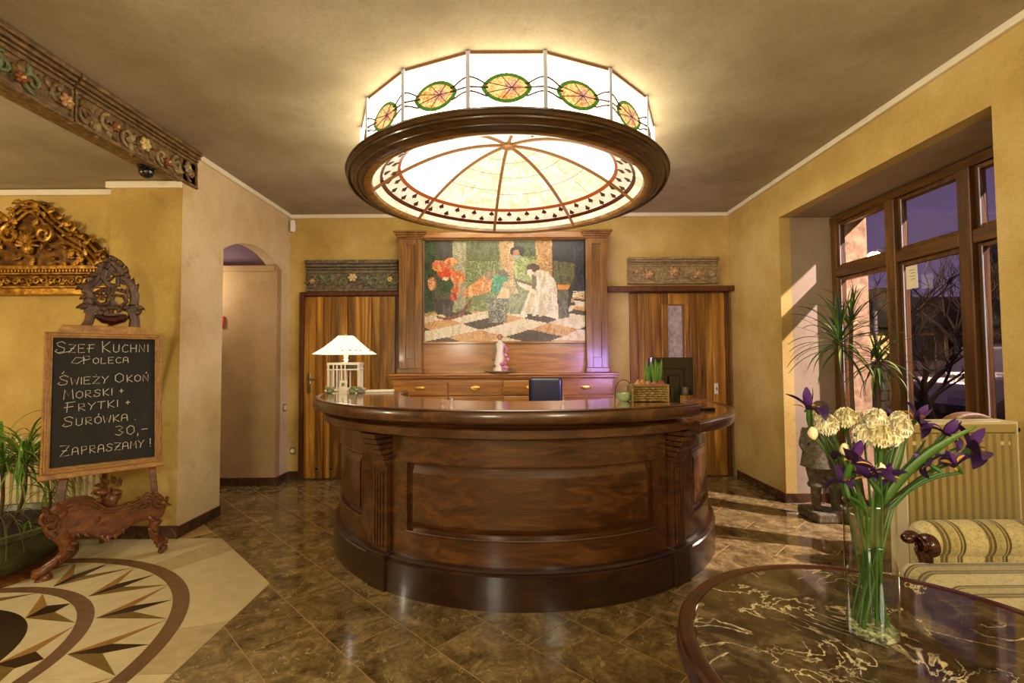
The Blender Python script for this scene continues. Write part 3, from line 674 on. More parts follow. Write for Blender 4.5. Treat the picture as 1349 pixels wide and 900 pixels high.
def drum(frac, k):        # point on panel k, frac 0..1 across
    a0 = -PI/16+2*PI*k/16; a1 = a0+2*PI/16
    p0 = Vector((CH.x+RD*math.sin(a0), CH.y-RD*math.cos(a0), 0)); p1 = Vector((CH.x+RD*math.sin(a1), CH.y-RD*math.cos(a1), 0)); return p0, p1
for k in range(16):
    p0, p1 = drum(0, k); dx = (p1-p0).normalized(); nrm = Vector((dx.y, -dx.x, 0)); wv = (p1-p0).length
    def fr(a, b_, d, p0=p0, dx=dx, nrm=nrm): return p0+dx*a+nrm*d+Vector((0, 0, b_))
    g = MB(); g.prism([(.004, ZB+.03), (wv-.004, ZB+.03), (wv-.004, ZTOP-.012), (.004, ZTOP-.012)], -.006, 0, fr); pnl = chb(g, 'drum_panel', 'drum_glass')
    if k in (6, 7, 8, 9, 10): pass
    zc = atY(664, 116, CH.y-1.02).z; hw = wv*.335; hh_ = .082
    oval = [(wv/2+hw*math.copysign(abs(math.cos(t))**1.0, math.cos(t)), zc+hh_*math.copysign(abs(math.sin(t))**1.35, math.sin(t))) for t in [2*PI*i/28 for i in range(28)]]
    inner = [(wv/2+(x-wv/2)*.82, zc+(z-zc)*.76) for x, z in oval]
    g = MB(); g.prism(oval, .0005, .003, fr); chb(g, 'green_border', 'green_glass', pnl)
    g = MB(); g.prism(inner, .003, .0045, fr); chb(g, 'orange_field', 'orange_glass', pnl)
    fx = wv/2+.028; g = MB(); g.prism([(fx+.040*math.cos(t)*(1+.25*math.cos(5*t)), zc+.036*math.sin(t)*(1+.25*math.cos(5*t))) for t in [2*PI*i/30 for i in range(30)]], .0045, .0055, fr); chb(g, 'flower', 'pink_glass', pnl)
    g = MB(True)
    for zz, amp, sg in ((zc+.022, .036, 1), (zc+.0, .004, 1), (zc-.045, .026, 1)):
        for side in (0, 1):
            xs = [i/8*(wv/2-hw*.72) for i in range(9)]
            pts = [fr(x if side == 0 else wv-x, zz+amp*math.sin(PI*min(1, .5+x/(wv/2-hw*.7)*.62)), .007) for x in xs]
            g.tube(pts, .0055, 5)
    g.tube([fr(wv/2, zc-hh_, .004), fr(wv/2, ZB+.03, .004)], .0022, 4); g.tube([fr(wv/2+.05, zc+.05, .003), fr(wv/2+.052, ZTOP-.015, .003)], .0012, 4)
    for i in range(7): # veins in the flower field
        a = 2*PI*i/7; g.tube([fr(fx, zc, .006), fr(wv/2+hw*.80*math.cos(a), zc+hh_*.74*math.sin(a), .006)], .0022, 4)
    chb(g, 'leading', 'curve_lead', pnl)
    g = MB(); g.M = Matrix.Translation(p0) @ Matrix.Rotation(math.atan2(p0.y-CH.y, p0.x-CH.x), 4, 'Z'); g.box(-.008, .014, -.011, .011, ZB+.028, ZTOP); chb(g, 'corner_bar', 'white_bar')
    g = MB(); g.prism([(.0, ZTOP-.012), (wv, ZTOP-.012), (wv, ZTOP), (0, ZTOP)], -.008, .006, fr); chb(g, 'top_rail', 'bronze_rib')
# glass dome below
def dz(r): return 2.515+.385*(1-(r/.985)**2)
NR = 8; offd = math.radians(180+8)      # measured from -Y
for k in range(NR):
    a0 = offd+2*PI*(k-.0)/NR; a1 = a0+2*PI/NR
    for (r0, r1, nm, mt, st) in ((.05, .775, 'dome_panel', None, 12), (.80, .895, 'band_panel', 'dome_band_glass', 4), (.92, .983, 'edge_panel', 'dome_glass', 3)):
        prof = [(r0+(r1-r0)*i/st, dz(r0+(r1-r0)*i/st)) for i in range(st+1)]
        prof = prof+[(r, z+.006) for r, z in prof[::-1]]
        g = MB(True); g.lathe(prof, 10, c3, a0+.004, a1-.004, True)
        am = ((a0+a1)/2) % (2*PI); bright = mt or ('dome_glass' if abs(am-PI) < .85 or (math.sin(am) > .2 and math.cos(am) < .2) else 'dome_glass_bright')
        chb(g, nm, bright)
    for (r0, r1, mt) in ((.776, .799, 'red_glass'), (.896, .919, 'dark_red_glass')):
        g = MB(True); g.lathe([(r0, dz(r0)-.004), (r1, dz(r1)-.004), (r1, dz(r1)+.006), (r0, dz(r0)+.006)], 10, c3, a0, a1, True); chb(g, 'ring_strip', mt)
    g = MB(True); g.tube([(CH.x+r*math.sin(a0), CH.y-r*math.cos(a0), dz(r)-.008) for r in [.05+.935*i/14 for i in range(15)]], .0125, 6); chb(g, 'rib', 'bronze_rib')
    g = MB(True)
    for j in range(1, 4):
        r = .05+.72*j/4+.04*(k % 2); g.tube([(CH.x+r*math.sin(a0+(a1-a0)*i/6), CH.y-r*math.cos(a0+(a1-a0)*i/6), dz(r)-.001) for i in range(7)], .0022, 4)
    g.tube([(CH.x+r*math.sin((a0+a1)/2), CH.y-r*math.cos((a0+a1)/2), dz(r)-.001) for r in [.2+.57*i/8 for i in range(9)]], .0012, 4)
    chb(g, 'fine_leading', 'tan_carving')
# spades in two staggered rows
sp = MB(); sh = [(0, .021), (.006, .011), (.014, .001), (.0135, -.007), (.007, -.010), (.003, -.007), (.0015, -.017), (-.0015, -.017), (-.003, -.007), (-.007, -.010), (-.0135, -.007), (-.014, .001), (-.006, .011)]
sp.prism([(a, b_) for a, b_ in sh], -.002, .002, pan); spm = sp.mesh('spade', 'spade_glass')
base = Matrix.Translation((-CH.x, -CH.y, -2.5))
for i in range(64):
    rr = .872 if i % 2 else .823; a = offd+2*PI*(i+.5)/64
    x, y = CH.x+rr*math.sin(a), CH.y-rr*math.cos(a); slope = math.atan2(dz(rr)-dz(rr+.02), .02)
    m_ = Matrix.Translation((x, y, dz(rr)-.005)) @ Matrix.Rotation(a, 4, 'Z') @ Matrix.Rotation(slope, 4, 'X') @ Matrix.Scale(1.5, 4)
    inst('spade', spm, ch, base @ m_)
g = MB(True); g.lathe([(0, 2.868), (.03, 2.868), (.05, 2.878), (.055, 2.892), (.03, 2.905), (0, 2.905)], 24, c3); chb(g, 'hub', 'bronze_rib')

# ================================================================== RECEPTION DESK
DC = (.09, 3.95, 0)
desk = thing('reception_desk', 'big curved dark wooden reception desk with panelled front', 'desk', (DC[0], DC[1], 0))
rad = math.radians
A0, A1 = rad(-98), rad(102)
def dk(g, name, mat, parent=desk, **k): return g.build(name, mat, parent, **k)
NSEG = 96
g = MB(True); g.lathe([(1.34, 0), (1.445, 0), (1.445, .175), (1.436, .182), (1.440, .192), (1.430, .203), (1.405, .206), (1.34, .206)], NSEG, DC, A0, A1, True); dk(g, 'plinth', 'desk_plinth_wood')
g = MB(True); g.lathe([(1.31, .2), (1.375, .2), (1.375, .89), (1.31, .89)], NSEG, DC, A0, A1, True); dk(g, 'front_panel', 'desk_wood')
def raised(a0, a1, z0, z1):
    fr_ = MB(True); fr_.ang = 22; n = max(6, int(abs(a1-a0)/.05)); t = .036; ta = t/1.4
    for (b0, b1, c0, c1) in ((a0, a1, z0, z0+.012), (a0, a1, z1-.012, z1), (a0, a0+ta*.4, z0, z1), (a1-ta*.4, a1, z0, z1)):
        fr_.lathe([(1.374, c0), (1.402, c0), (1.406, (c0+c1)/2), (1.402, c1), (1.374, c1)], n if b1-b0 > .1 else 2, DC, b0, b1, True)
    dk(fr_, 'panel_moulding', 'desk_wood')
    g = MB(True); g.ang = 12; e = ta*.55+.022; zz = .030
    g.lathe([(1.372, z0+zz), (1.380, z0+zz), (1.398, z0+zz+.035), (1.398, z1-zz-.035), (1.380, z1-zz), (1.372, z1-zz)], n, DC, a0+e, a1-e, True); dk(g, 'raised_panel', 'desk_wood')
def stiles(a0, a1, z0, z1, o0, o1):
    g = MB(True); n = max(6, int((o1-o0)/.05))
    g.arc(1.374, 1.401, .205, z0-.0, o0, o1, n, DC); g.arc(1.374, 1.401, z1, .888, o0, o1, n, DC)
    g.arc(1.374, 1.401, z0, z1, o0, a0, 3, DC); g.arc(1.374, 1.401, z0, z1, a1, o1, 3, DC); dk(g, 'panel_frame', 'desk_wood')
pz0, pz1 = .335, .735
for (a0, a1, o0, o1) in ((-29.5, 31, -33.6, 35.2), (-82, -45.5, -90, -39.6), (47, 82, 41.2, 90)):
    stiles(rad(a0), rad(a1), pz0, pz1, rad(o0), rad(o1)); raised(rad(a0), rad(a1), pz0, pz1)
def dpt(th, r, z): return Vector((DC[0]+r*math.sin(th), DC[1]-r*math.cos(th), z))
for th in (-36.6, 38.2, -92, 94):
    a = rad(th); R_ = Matrix.Translation(dpt(a, 1.40, 0)) @ Matrix.Rotation(a, 4, 'Z')   # local -y points outward
    q = MB(); q.M = R_; q.box(-.065, .065, -.035, .03, .205, .70); pil = dk(q, 'pilaster', 'desk_wood', bevel=.004)
    q = MB(); q.M = R_
    for x in (-.035, -.012, .012, .035): q.box(x-.006, x+.006, -.046, -.034, .235, .66)
    dk(q, 'fluting', 'desk_wood', pil, bevel=.003)
    q = MB(); q.M = R_; q.box(-.075, .075, -.06, .03, .0, .19); q.box(-.08, .08, -.068, .03, .19, .215); dk(q, 'pilaster_base', 'desk_plinth_wood', pil, bevel=.005)
    q = MB(); q.M = R_
    for i in range(6): q.box(-.062-.002*i, .062+.002*i, -.045-.016*i, .03, .70+.032*i, .726+.032*i)
    dk(q, 'stepped_corbel', 'desk_wood', pil, bevel=.004)
    q = MB(); q.M = R_; q.box(-.056, .056, -.040, .03, .70, .892); dk(q, 'corbel_core', 'desk_plinth_wood', pil)
CUT = rad(37.5)
g = MB(True); g.lathe([(1.30, .885), (1.47, .885), (1.505, .888), (1.520, .897), (1.520, .938), (1.514, .944), (1.480, .950), (1.470, .972), (1.30, .972)], NSEG, DC, A0, CUT, True); dk(g, 'under_moulding', 'desk_wood')
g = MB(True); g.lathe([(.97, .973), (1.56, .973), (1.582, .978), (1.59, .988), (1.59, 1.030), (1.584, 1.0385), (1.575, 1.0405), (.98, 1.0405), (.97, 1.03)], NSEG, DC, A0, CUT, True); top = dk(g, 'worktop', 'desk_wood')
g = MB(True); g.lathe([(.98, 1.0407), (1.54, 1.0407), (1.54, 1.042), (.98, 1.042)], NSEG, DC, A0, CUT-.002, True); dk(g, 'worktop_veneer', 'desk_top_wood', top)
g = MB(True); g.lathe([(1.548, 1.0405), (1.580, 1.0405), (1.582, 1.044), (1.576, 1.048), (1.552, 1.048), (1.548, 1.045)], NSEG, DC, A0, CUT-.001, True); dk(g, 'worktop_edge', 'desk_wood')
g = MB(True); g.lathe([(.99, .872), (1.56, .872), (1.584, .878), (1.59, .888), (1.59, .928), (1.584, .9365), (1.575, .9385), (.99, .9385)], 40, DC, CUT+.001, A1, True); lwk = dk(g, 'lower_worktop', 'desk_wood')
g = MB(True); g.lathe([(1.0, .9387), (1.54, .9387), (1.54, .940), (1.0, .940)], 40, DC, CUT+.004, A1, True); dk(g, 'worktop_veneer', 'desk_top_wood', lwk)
g = MB(True); g.lathe([(1.548, .9385), (1.580, .9385), (1.582, .942), (1.576, .946), (1.552, .946), (1.548, .943)], 40, DC, CUT+.002, A1, True); dk(g, 'lower_worktop_edge', 'desk_wood')
g = MB(True); g.arc(1.02, 1.34, .68, .71, A0+.03, A1-.03, 60, DC); dk(g, 'inner_counter', 'cabinet_wood_flat')
for th in (-95, -60, 0, 60, 99):
    a = rad(th); q = MB(); q.M = Matrix.Translation(dpt(a, 1.15, 0)) @ Matrix.Rotation(a, 4, 'Z'); q.box(-.012, .012, -.17, .14, 0, .872 if th > 40 else .971); dk(q, 'support_panel', 'desk_wood')
ZD, ZW = 1.042, .940

# ================================================================== BACK CABINET WITH STAINED GLASS PICTURE
cY0, cY1 = 4.93, YB-.012
def cy(px, py, Y): return atY(px, py, Y)
bL, bR = cy(516, 520, cY0).x, cy(809, 520, cY0).x
zs = cy(660, 492, cY0-.03).z
cab = thing('back_cabinet', 'tall wooden back cabinet with pilasters framing a stained glass picture', 'cabinet', ((bL+bR)/2, (cY0+cY1)/2, 0))
def cb(g, name, mat='cabinet_wood', parent=cab, **k): return g.build(name, mat, parent, **k)
g = MB(); g.box(bL, bR, cY0, cY1, 0, zs-.06); cb(g, 'body', 'cabinet_wood_flat', bevel=.004)
g = MB(); g.box(bL-.05, bR+.05, cY0-.055, cY1, zs-.022, zs); cb(g, 'counter_top', 'cabinet_wood_flat', bevel=.006)
g = MB(); g.box(bL-.035, bR+.035, cY0-.038, cY1, zs-.045, zs-.023); g.box(bL-.015, bR+.015, cY0-.02, cY1, zs-.06, zs-.046); cb(g, 'cornice', 'cabinet_wood_flat', bevel=.006)
nd = 4; wd = (bR-bL-.02)/nd
for k in range(nd):
    x0 = bL+.01+k*wd; 
    for (z0, z1, hd_) in ((zs-.225, zs-.075, True), (zs-.40, zs-.235, True), (.08, zs-.41, False)):
        g = MB(); g.box(x0+.008, x0+wd-.008, cY0-.02, cY0, z0, z1)
        if hd_:
            d_ = cb(g, 'drawer', 'cabinet_wood_flat', bevel=.004)
            xm, zm = x0+wd/2, (z0+z1)/2
            q = MB(True); q.ell((xm, cY0-.022, zm+.004), (.052, .004, .022), 16, 6); cb(q, 'backplate', 'brass', d_)
            q = MB(True); q.tube([(xm+.038*math.cos(t), cY0-.03-.008*math.sin(t), zm+.008-.022*math.sin(t)) for t in [PI*i/10 for i in range(11)]], .0045, 6); cb(q, 'bail_handle', 'brass', d_)
        else: cb(g, 'door', 'cabinet_wood_flat', bevel=.004)
g = MB(); g.box(bL+.0, bR, cY0-.005, cY0+.01, 0, .08); cb(g, 'toe_kick', 'desk_plinth_wood')
# upper part
uY = 5.12
pl0, pl1 = cy(526, 400, uY).x, cy(556, 400, uY).x; pr0, pr1 = cy(772, 400, uY).x, cy(800, 400, uY).x
ztop = cy(540, 305, uY-.03).z
for (a, b_) in ((pl0, pl1), (pr0, pr1)):
    g = MB(); g.box(a, b_, uY, cY1, zs, ztop-.08); pp = cb(g, 'pilaster', bevel=.004)
    wv = b_-a; zf0, zf1 = zs+.16, ztop-.14
    g = MB(); 
    for (x0, x1, z0, z1) in ((a, a+wv*.30, zs+.05, ztop-.08), (b_-wv*.30, b_, zs+.05, ztop-.08), (a+wv*.3, b_-wv*.3, zs+.05, zf0), (a+wv*.3, b_-wv*.3, zf1, ztop-.08)): g.box(x0, x1, uY-.02, uY, z0, z1)
    cb(g, 'pilaster_frame', 'cabinet_wood', pp, bevel=.003)
    g = MB(); g.box(a-.012, b_+.012, uY-.032, cY1, zs, zs+.05); cb(g, 'pilaster_foot', 'cabinet_wood', pp, bevel=.005)
    g = MB(); 
    for i in range(4): e = .012+.014*i; g.box(a-e, b_+e, uY-.02-e, cY1, ztop-.08+.02*i, ztop-.06+.02*i)
    cb(g, 'capital', 'cabinet_wood', pp, bevel=.004)
pc0, pc1 = cy(559, 317, uY+.05), cy(772, 449, uY+.05)
g = MB(); g.box(pl1, pr0, uY+.08, cY1, zs, ztop-.01); cb(g, 'back_panel', 'cabinet_wood_flat')
g = MB(); g.box(pl1, pr0, uY+.02, uY+.09, pc0.z, pc0.z+.06); g.box(pl1, pr0, uY-.005, uY+.08, pc0.z+.06, pc0.z+.085); cb(g, 'frame_top', 'cabinet_wood_flat', bevel=.004)
g = MB(); g.box(pl1, pr0, uY+.03, uY+.09, pc1.z-.025, pc1.z); cb(g, 'frame_bottom', 'cabinet_wood_flat', bevel=.004)
for (a, b_) in ((pl1, pc0.x), (pc1.x, pr0)):
    g = MB(); g.box(a, b_, uY+.03, uY+.09, pc1.z, pc0.z); cb(g, 'frame_side', 'cabinet_wood', bevel=.004)
g = MB(); g.box(pl1-.0, pr0+.0, uY-.02, cY1, ztop-.07, ztop-.0); cb(g, 'top_beam', 'cabinet_wood_flat', bevel=.006)
# stained-glass picture as a flat mosaic
def pip(x, y, P):
    c = False; j = len(P)-1
    for i in range(len(P)):
        xi, yi = P[i]; xj, yj = P[j]
        if (yi > y) != (yj > y) and x < (xj-xi)*(y-yi)/(yj-yi)+xi: c = not c
        j = i
    return c
def elp(cx, cy_, rx, ry): return [(cx+rx*math.cos(2*PI*i/14), cy_+ry*math.sin(2*PI*i/14)) for i in range(14)]
SH = [  # painted order, later on top: (polygon in picture space 105..1215 x 90..785, colours)
    ([(105, 90), (1215, 90), (1215, 785), (105, 785)], ['#6E7A44', '#8C985A', '#5C6838', '#A0A868']),
    ([(105, 90), (235, 90), (215, 350), (180, 570), (105, 590)], ['#1E3014', '#2C4418', '#3C5220', '#141E10']),
    ([(180, 90), (300, 90), (300, 260), (215, 260)], ['#2E2A28', '#3A342C', '#4A4638']),
    ([(298, 105), (392, 100), (390, 560), (300, 560)], ['#A8A080', '#C4B890', '#8C8A70', '#9A9674']),
    ([(395, 95), (620, 95), (620, 230), (400, 230)], ['#5E6438', '#747A48', '#4E5430']),
    ([(622, 95), (722, 95), (722, 380), (640, 380)], ['#C49A66', '#D8B07C', '#B08858', '#E0C090']),
    ([(724, 95), (870, 95), (870, 200), (740, 200)], ['#4A5230', '#5E6A40', '#3A4228']),
    ([(875, 90), (990, 90), (988, 345), (880, 300)], ['#B88850', '#C89C60', '#A07440', '#D8B078']),
    ([(990, 90), (1215, 90), (1215, 445), (1120, 445), (990, 420)], ['#1C1A24', '#2A2836', '#14121A', '#34324A']),
    ([(988, 230), (1150, 250), (1130, 470), (1000, 450)], ['#5E5C38', '#716C44', '#4C4A2C']),
    ([(105, 590), (540, 575), (760, 590), (1090, 560), (1110, 445), (1215, 445), (1215, 785), (105, 785)], 'FLOOR'),
    ([(165, 320), (310, 320), (300, 470), (270, 600), (200, 600), (175, 480)], ['#4A4638', '#5E5A48', '#3A4228']),
    ([(160, 490), (310, 490), (290, 600), (190, 600)], ['#2E2824', '#453C34', '#5C5044']),
    (elp(250, 310, 62, 42), ['#C83C10', '#E0561C', '#A83010', '#F08040']), (elp(205, 262, 52, 40), ['#D8743C', '#C05A28', '#E89860']),
    (elp(335, 345, 50, 46), ['#E08038', '#C86428', '#F0A868']), (elp(155, 385, 30, 45), ['#D08048', '#B86030', '#E8B080']),
    (elp(285, 235, 45, 30), ['#C85A28', '#E89050', '#F0B070']), (elp(320, 430, 34, 30), ['#D06028', '#E8A050']), (elp(305, 478, 28, 26), ['#A82818', '#D87858']),
    (elp(245, 400, 55, 50), ['#2C4420', '#3E5C28', '#20341A']), (elp(250, 352, 22, 14), ['#F0DCB8', '#E8C8A0']),
    ([(370, 470), (385, 430), (500, 340), (570, 300), (590, 350), (560, 440), (470, 470), (400, 480)], ['#D88038', '#E8A058', '#C06828', '#F0C080']),
    ([(510, 310), (580, 295), (590, 345), (530, 370)], ['#8A7050', '#A88A60']),
    ([(180, 600), (240, 620), (340, 600), (430, 480), (440, 500), (360, 615), (260, 640), (190, 625)], ['#6A3C28', '#8C5038', '#B07050']),
    ([(575, 345), (640, 325), (690, 350), (640, 430), (590, 455), (565, 440)], ['#1E8458', '#2CA070', '#146844', '#48B888']),
    ([(590, 300), (660, 290), (700, 340), (640, 345)], ['#5A5240', '#74684C']),
    ([(640, 380), (720, 360), (760, 470), (720, 500), (660, 470)], ['#C8A878', '#A88858', '#E0C498']),
    ([(640, 410), (690, 430), (690, 490), (600, 490)], ['#E8CFA0', '#D8B888']),
    ([(725, 215), (800, 205), (870, 260), (850, 400), (730, 350)], ['#8E9C50', '#A8B468', '#7C8844', '#C0C888']),
    (elp(748, 165, 50, 40), ['#120C10', '#241418', '#1A1014']), (elp(740, 178, 24, 26), ['#B07850', '#C48A60']), ([(705, 195), (775, 190), (765, 215), (720, 215)], ['#B0B8C0', '#90989C']),
    ([(730, 350), (860, 395), (860, 420), (730, 375)], ['#6A5438', '#5A4630']),
    ([(690, 460), (830, 455), (800, 600), (690, 600)], ['#8C9068', '#A4A87C', '#747A54']),
    ([(745, 375), (860, 410), (868, 435), (820, 440), (750, 400)], ['#F0DCC0', '#E4C8A4']),
    ([(815, 300), (900, 290), (960, 310), (1010, 370), (1028, 460), (1028, 640), (900, 600), (830, 620), (765, 608), (800, 520), (830, 440), (880, 430)], ['#EFE6CC', '#F8F2E0', '#DCD0B0', '#E8DCC0', '#C8BC98']),
    ([(850, 330), (880, 335), (875, 430), (850, 425)], ['#7C7050', '#6A6044']),
    ([(840, 450), (870, 460), (830, 600), (800, 590)], ['#D0B888', '#E0CCA0']), ([(900, 470), (960, 600), (890, 620)], ['#D8CCA8', '#CCBC90']),
    (elp(855, 280, 48, 28), ['#4A2E1C', '#64402A', '#3A2416']), (elp(832, 310, 20, 22), ['#E8CCB0', '#F0DCC4']),
    ([(810, 600), (845, 600), (845, 618), (815, 618)], ['#141014']),
    ([(1020, 400), (1110, 400), (1112, 430), (1030, 430)], ['#D8862C', '#E89C40']),
    ([(1020, 435), (1090, 435), (1105, 620), (1030, 635)], ['#5C5848', '#787460', '#48443A']), ([(1100, 430), (1150, 330), (1160, 340), (1105, 560), (1090, 560)], ['#3A3028', '#2C241E']),
    ([(525, 490), (692, 490), (692, 520), (670, 525), (675, 655), (545, 655), (545, 525), (525, 520)], ['#5A5848', '#8C8A74', '#3E3C34', '#A8A488']),
]
prnd = random.Random(11)
def pick(cols, x, y, k=1.0):
    v = noise.noise(Vector((x*.045*k, y*.018*k, len(cols)*3.1)))*.5+.5+prnd.uniform(-.16, .16)
    return cols[max(0, min(len(cols)-1, int((v-.22)/.56*len(cols))))]
def paint(x, y):
    for P, cols in reversed(SH):
        if pip(x, y, P):
            if cols == 'FLOOR':
                d = max(12, (y-400)*.62); s1 = (x-660)/d+(0 if y > 0 else 0); q = math.log(max(1, y-395))*3.4
                i = math.floor(s1*.55+q) ; j = math.floor(q-s1*.55)
                cc = [['#E6D6AE', '#F0E4C4', '#D4BE8E'], ['#3C2A1E', '#58402A', '#2A1C14'], ['#D09A58', '#E0B070', '#B88448'], ['#EFE2C4', '#DCCBA0']][(i*2+j*3) % 4]
                return pick(cc, x, y, .8)
            return pick(cols, x, y)
    return '#404030'
NX, NZ = 172, 108
g = MB(); jit = {}
for j in range(NZ+1):
    for i in range(NX+1):
        jx = 0 if i in (0, NX) else prnd.uniform(-.3, .3); jz = 0 if j in (0, NZ) else prnd.uniform(-.3, .3); jit[i, j] = ((i+jx)/NX, (j+jz)/NZ)
vs = []; fs = []; cols = []
yp = uY+.074
for j in range(NZ+1):
    for i in range(NX+1): u_, v_ = jit[i, j]; vs.append((pc0.x+(pc1.x-pc0.x)*u_, yp, pc0.z+(pc1.z-pc0.z)*v_))
for j in range(NZ):
    for i in range(NX):
        a = j*(NX+1)+i; fs.append((a, a+NX+1, a+NX+2, a+1)); cols.append(lin(paint(105+1110*(i+.5)/NX, 90+695*(j+.5)/NZ)))
me = bpy.data.meshes.new('stained_glass_picture'); me.from_pydata(vs, [], fs)
ca = me.color_attributes.new('col', 'FLOAT_COLOR', 'CORNER'); arr = []
for c in cols: arr += list(c)*4
ca.data.foreach_set('color', arr)
b = NB('mosaic'); at = b.n('ShaderNodeAttribute', attribute_name='col'); hs = b.n('ShaderNodeHueSaturation'); hs.inputs['Saturation'].default_value = 1.0; hs.inputs['Value'].default_value = .85; b.l(at.outputs['Color'], hs.inputs['Color'])
b.col(hs.outputs[0]).p(.3)
me.materials.append(b.m); o = link('stained_glass_picture', me, cab)
md = o.modifiers.new('solid', 'SOLIDIFY'); md.thickness = .006; md.offset = -1

# figurine on the cabinet
v = atY(659, 487, cY0+.05)
fg = thing('figurine', 'porcelain lady figurine with pink flowers on a dish on the cabinet', 'figurine', (v.x, cY0+.06, zs))
def loc_tube(root, name, pts, rad_, mat, n=8, parent=None, smooth=True):
    g = MB(smooth); g.tube(pts, rad_, n); o = g.build(name, mat, parent or root, True)
    return o
def lz(root, name, prof, mat, n=24, c=(0, 0, 0), parent=None, closed=False, scale=None):
    g = MB(True)
    if scale: g.M = Matrix.Diagonal((*scale, 1))
    g.lathe(prof, n, c, closed=closed); return g.build(name, mat, parent or root, True)
HF = atY(659, 440, cY0+.06).z-zs
lz(fg, 'dish', [(0, .0), (.10, .0), (.165, .018), (.17, .024), (.10, .012), (0, .012)], 'stone_light', 28)
lz(fg, 'gown', [(.0, .012), (.075, .012), (.078, .03), (.062, HF*.25), (.048, HF*.42), (.036, HF*.55), (.042, HF*.66), (.046, HF*.74), (.024, HF*.80), (.014, HF*.84), (0, HF*.84)], 'porcelain', 20, scale=(1, .8, 1))
g = MB(True); g.ell((-.005, 0, HF*.91), (.024, .024, .030), 12, 8); g.build('head', 'pink_flower', fg, True)
g = MB(True); g.ell((-.002, .006, HF*.94), (.028, .028, .026), 10, 8); g.build('hair', 'bulb_skin', fg, True)
loc_tube(fg, 'arm', [(-.04, 0, HF*.74), (-.06, -.01, HF*.6), (-.075, -.03, HF*.5)], [.013, .011, .008], 'porcelain_green')
loc_tube(fg, 'arm', [(.04, 0, HF*.74), (.066, -.01, HF*.62), (.07, -.03, HF*.5)], [.013, .011, .008], 'porcelain_pink')
for i, (x, z) in enumerate([(.03, .03), (.065, .035), (.05, .07), (.075, .09), (.06, .12), (.075, .15), (.02, .06), (-.06, .05), (-.065, .09)]):
    g = MB(True); g.ell((x, -.065+.02*(z/.15), z*HF/.26), .022 if i < 7 else .017, 8, 6, .5, i); g.build('flower', 'porcelain_pink' if i < 7 else 'tan_carving', fg, True)

# ================================================================== OFFICE CHAIR
v0, v1 = atY(694, 497, 4.45), atY(738, 497, 4.45)
oc = thing('office_chair', 'navy leather office chair behind the reception desk', 'chair', ((v0.x+v1.x)/2, 4.3, 0), -.12)
w_ = (v1.x-v0.x)
g = MB(); g.box(-w_/2, w_/2, .10, .17, .60, v0.z); g.build('backrest', 'navy_leather', oc, True, .033, 5)
g = MB(); g.box(-.24, .24, -.24, .22, .44, .53); g.build('seat', 'navy_leather', oc, True, .03, 4)
g = MB(); g.box(-.03, .03, .17, .19, .40, .75); g.box(-.03, .03, .0, .19, .40, .44); g.build('back_bracket', 'black_plastic', oc, True)
loc_tube(oc, 'gas_lift', [(0, 0, .08), (0, 0, .45)], .025, 'chrome')
for k in range(5):
    a = 2*PI*k/5; lg = loc_tube(oc, 'leg', [(0, 0, .1), (.28*math.cos(a), .28*math.sin(a), .06)], [.022, .014], 'black_plastic')
    g = MB(True); g.M = TRS((.28*math.cos(a), .28*math.sin(a), .027), (PI/2, 0, a)); g.lathe([(0, -.02), (.027, -.02), (.027, .02), (0, .02)], 14); g.build('castor', 'black_plastic', lg, True)

# ================================================================== THINGS ON THE DESK
# table lamp
v = atZ(454, 515, ZD); LX, LY = v.x, v.y+.03
tl = thing('table_lamp', 'lit table lamp with stained glass shade on a white lattice base', 'lamp', (LX, LY, ZD), .12)
px2m = lambda px: px/FPX*LY
zt = lambda py: atY(455, py, LY).z-ZD
bw = px2m(39)/2; bz0, bz1 = .012, zt(479)
g = MB(); g.box(-bw-.02, bw+.02, -bw*.8-.02, bw*.8+.02, 0, .014); g.build('base_plate', 'porcelain', tl, True, .004)
for sy in (-1, 1):
    g = MB()
    for x in (-bw+.006, -bw*.62, -bw*.4, -bw*.12, bw*.12, bw-.006): g.box(x-.005, x+.005, sy*bw*.8-.004, sy*bw*.8+.004, bz0, bz1)
    for z in (bz1-.006, bz1-.05, bz0+.004): g.box(-bw, bw, sy*bw*.8-.005, sy*bw*.8+.005, z-.005, z+.005)
    g.build('lattice_side', 'porcelain', tl, True)
for sx_ in (-1, 1):
    g = MB()
    for y in (-.7, -.3, .3, .7): g.box(sx_*bw-.004, sx_*bw+.004, y*bw*.8-.005, y*bw*.8+.005, bz0, bz1)
    for z in (bz1-.006, bz1-.05, bz0+.004): g.box(sx_*bw-.005, sx_*bw+.005, -bw*.8, bw*.8, z-.005, z+.005)
    g.build('lattice_side', 'porcelain', tl, True)
g = MB(); g.box(-bw-.004, bw+.004, -bw*.8-.004, bw*.8+.004, bz1, bz1+.008); g.build('top_plate', 'porcelain', tl, True)
g = MB(); g.box(-bw*.9, bw*.9, -bw*.7, -bw*.66, bz1-.046, bz1-.01); g.build('dark_inset', 'black_plastic', tl, True)
lz(tl, 'neck', [(0, bz1), (.014, bz1), (.012, bz1+.02), (.02, bz1+.03), (.014, bz1+.04), (.022, zt(468)), (.022, zt(465)), (.01, zt(464)), (.008, zt(442)), (0, zt(442))], 'porcelain', 16)
sz0, sz1 = zt(467), zt(443); sw_, sd = px2m(70)/2, px2m(70)/2*.8; tw_ = px2m(17)/2; smid = .5
cs = [(-1, -1), (1, -1), (1, 1), (-1, 1)]
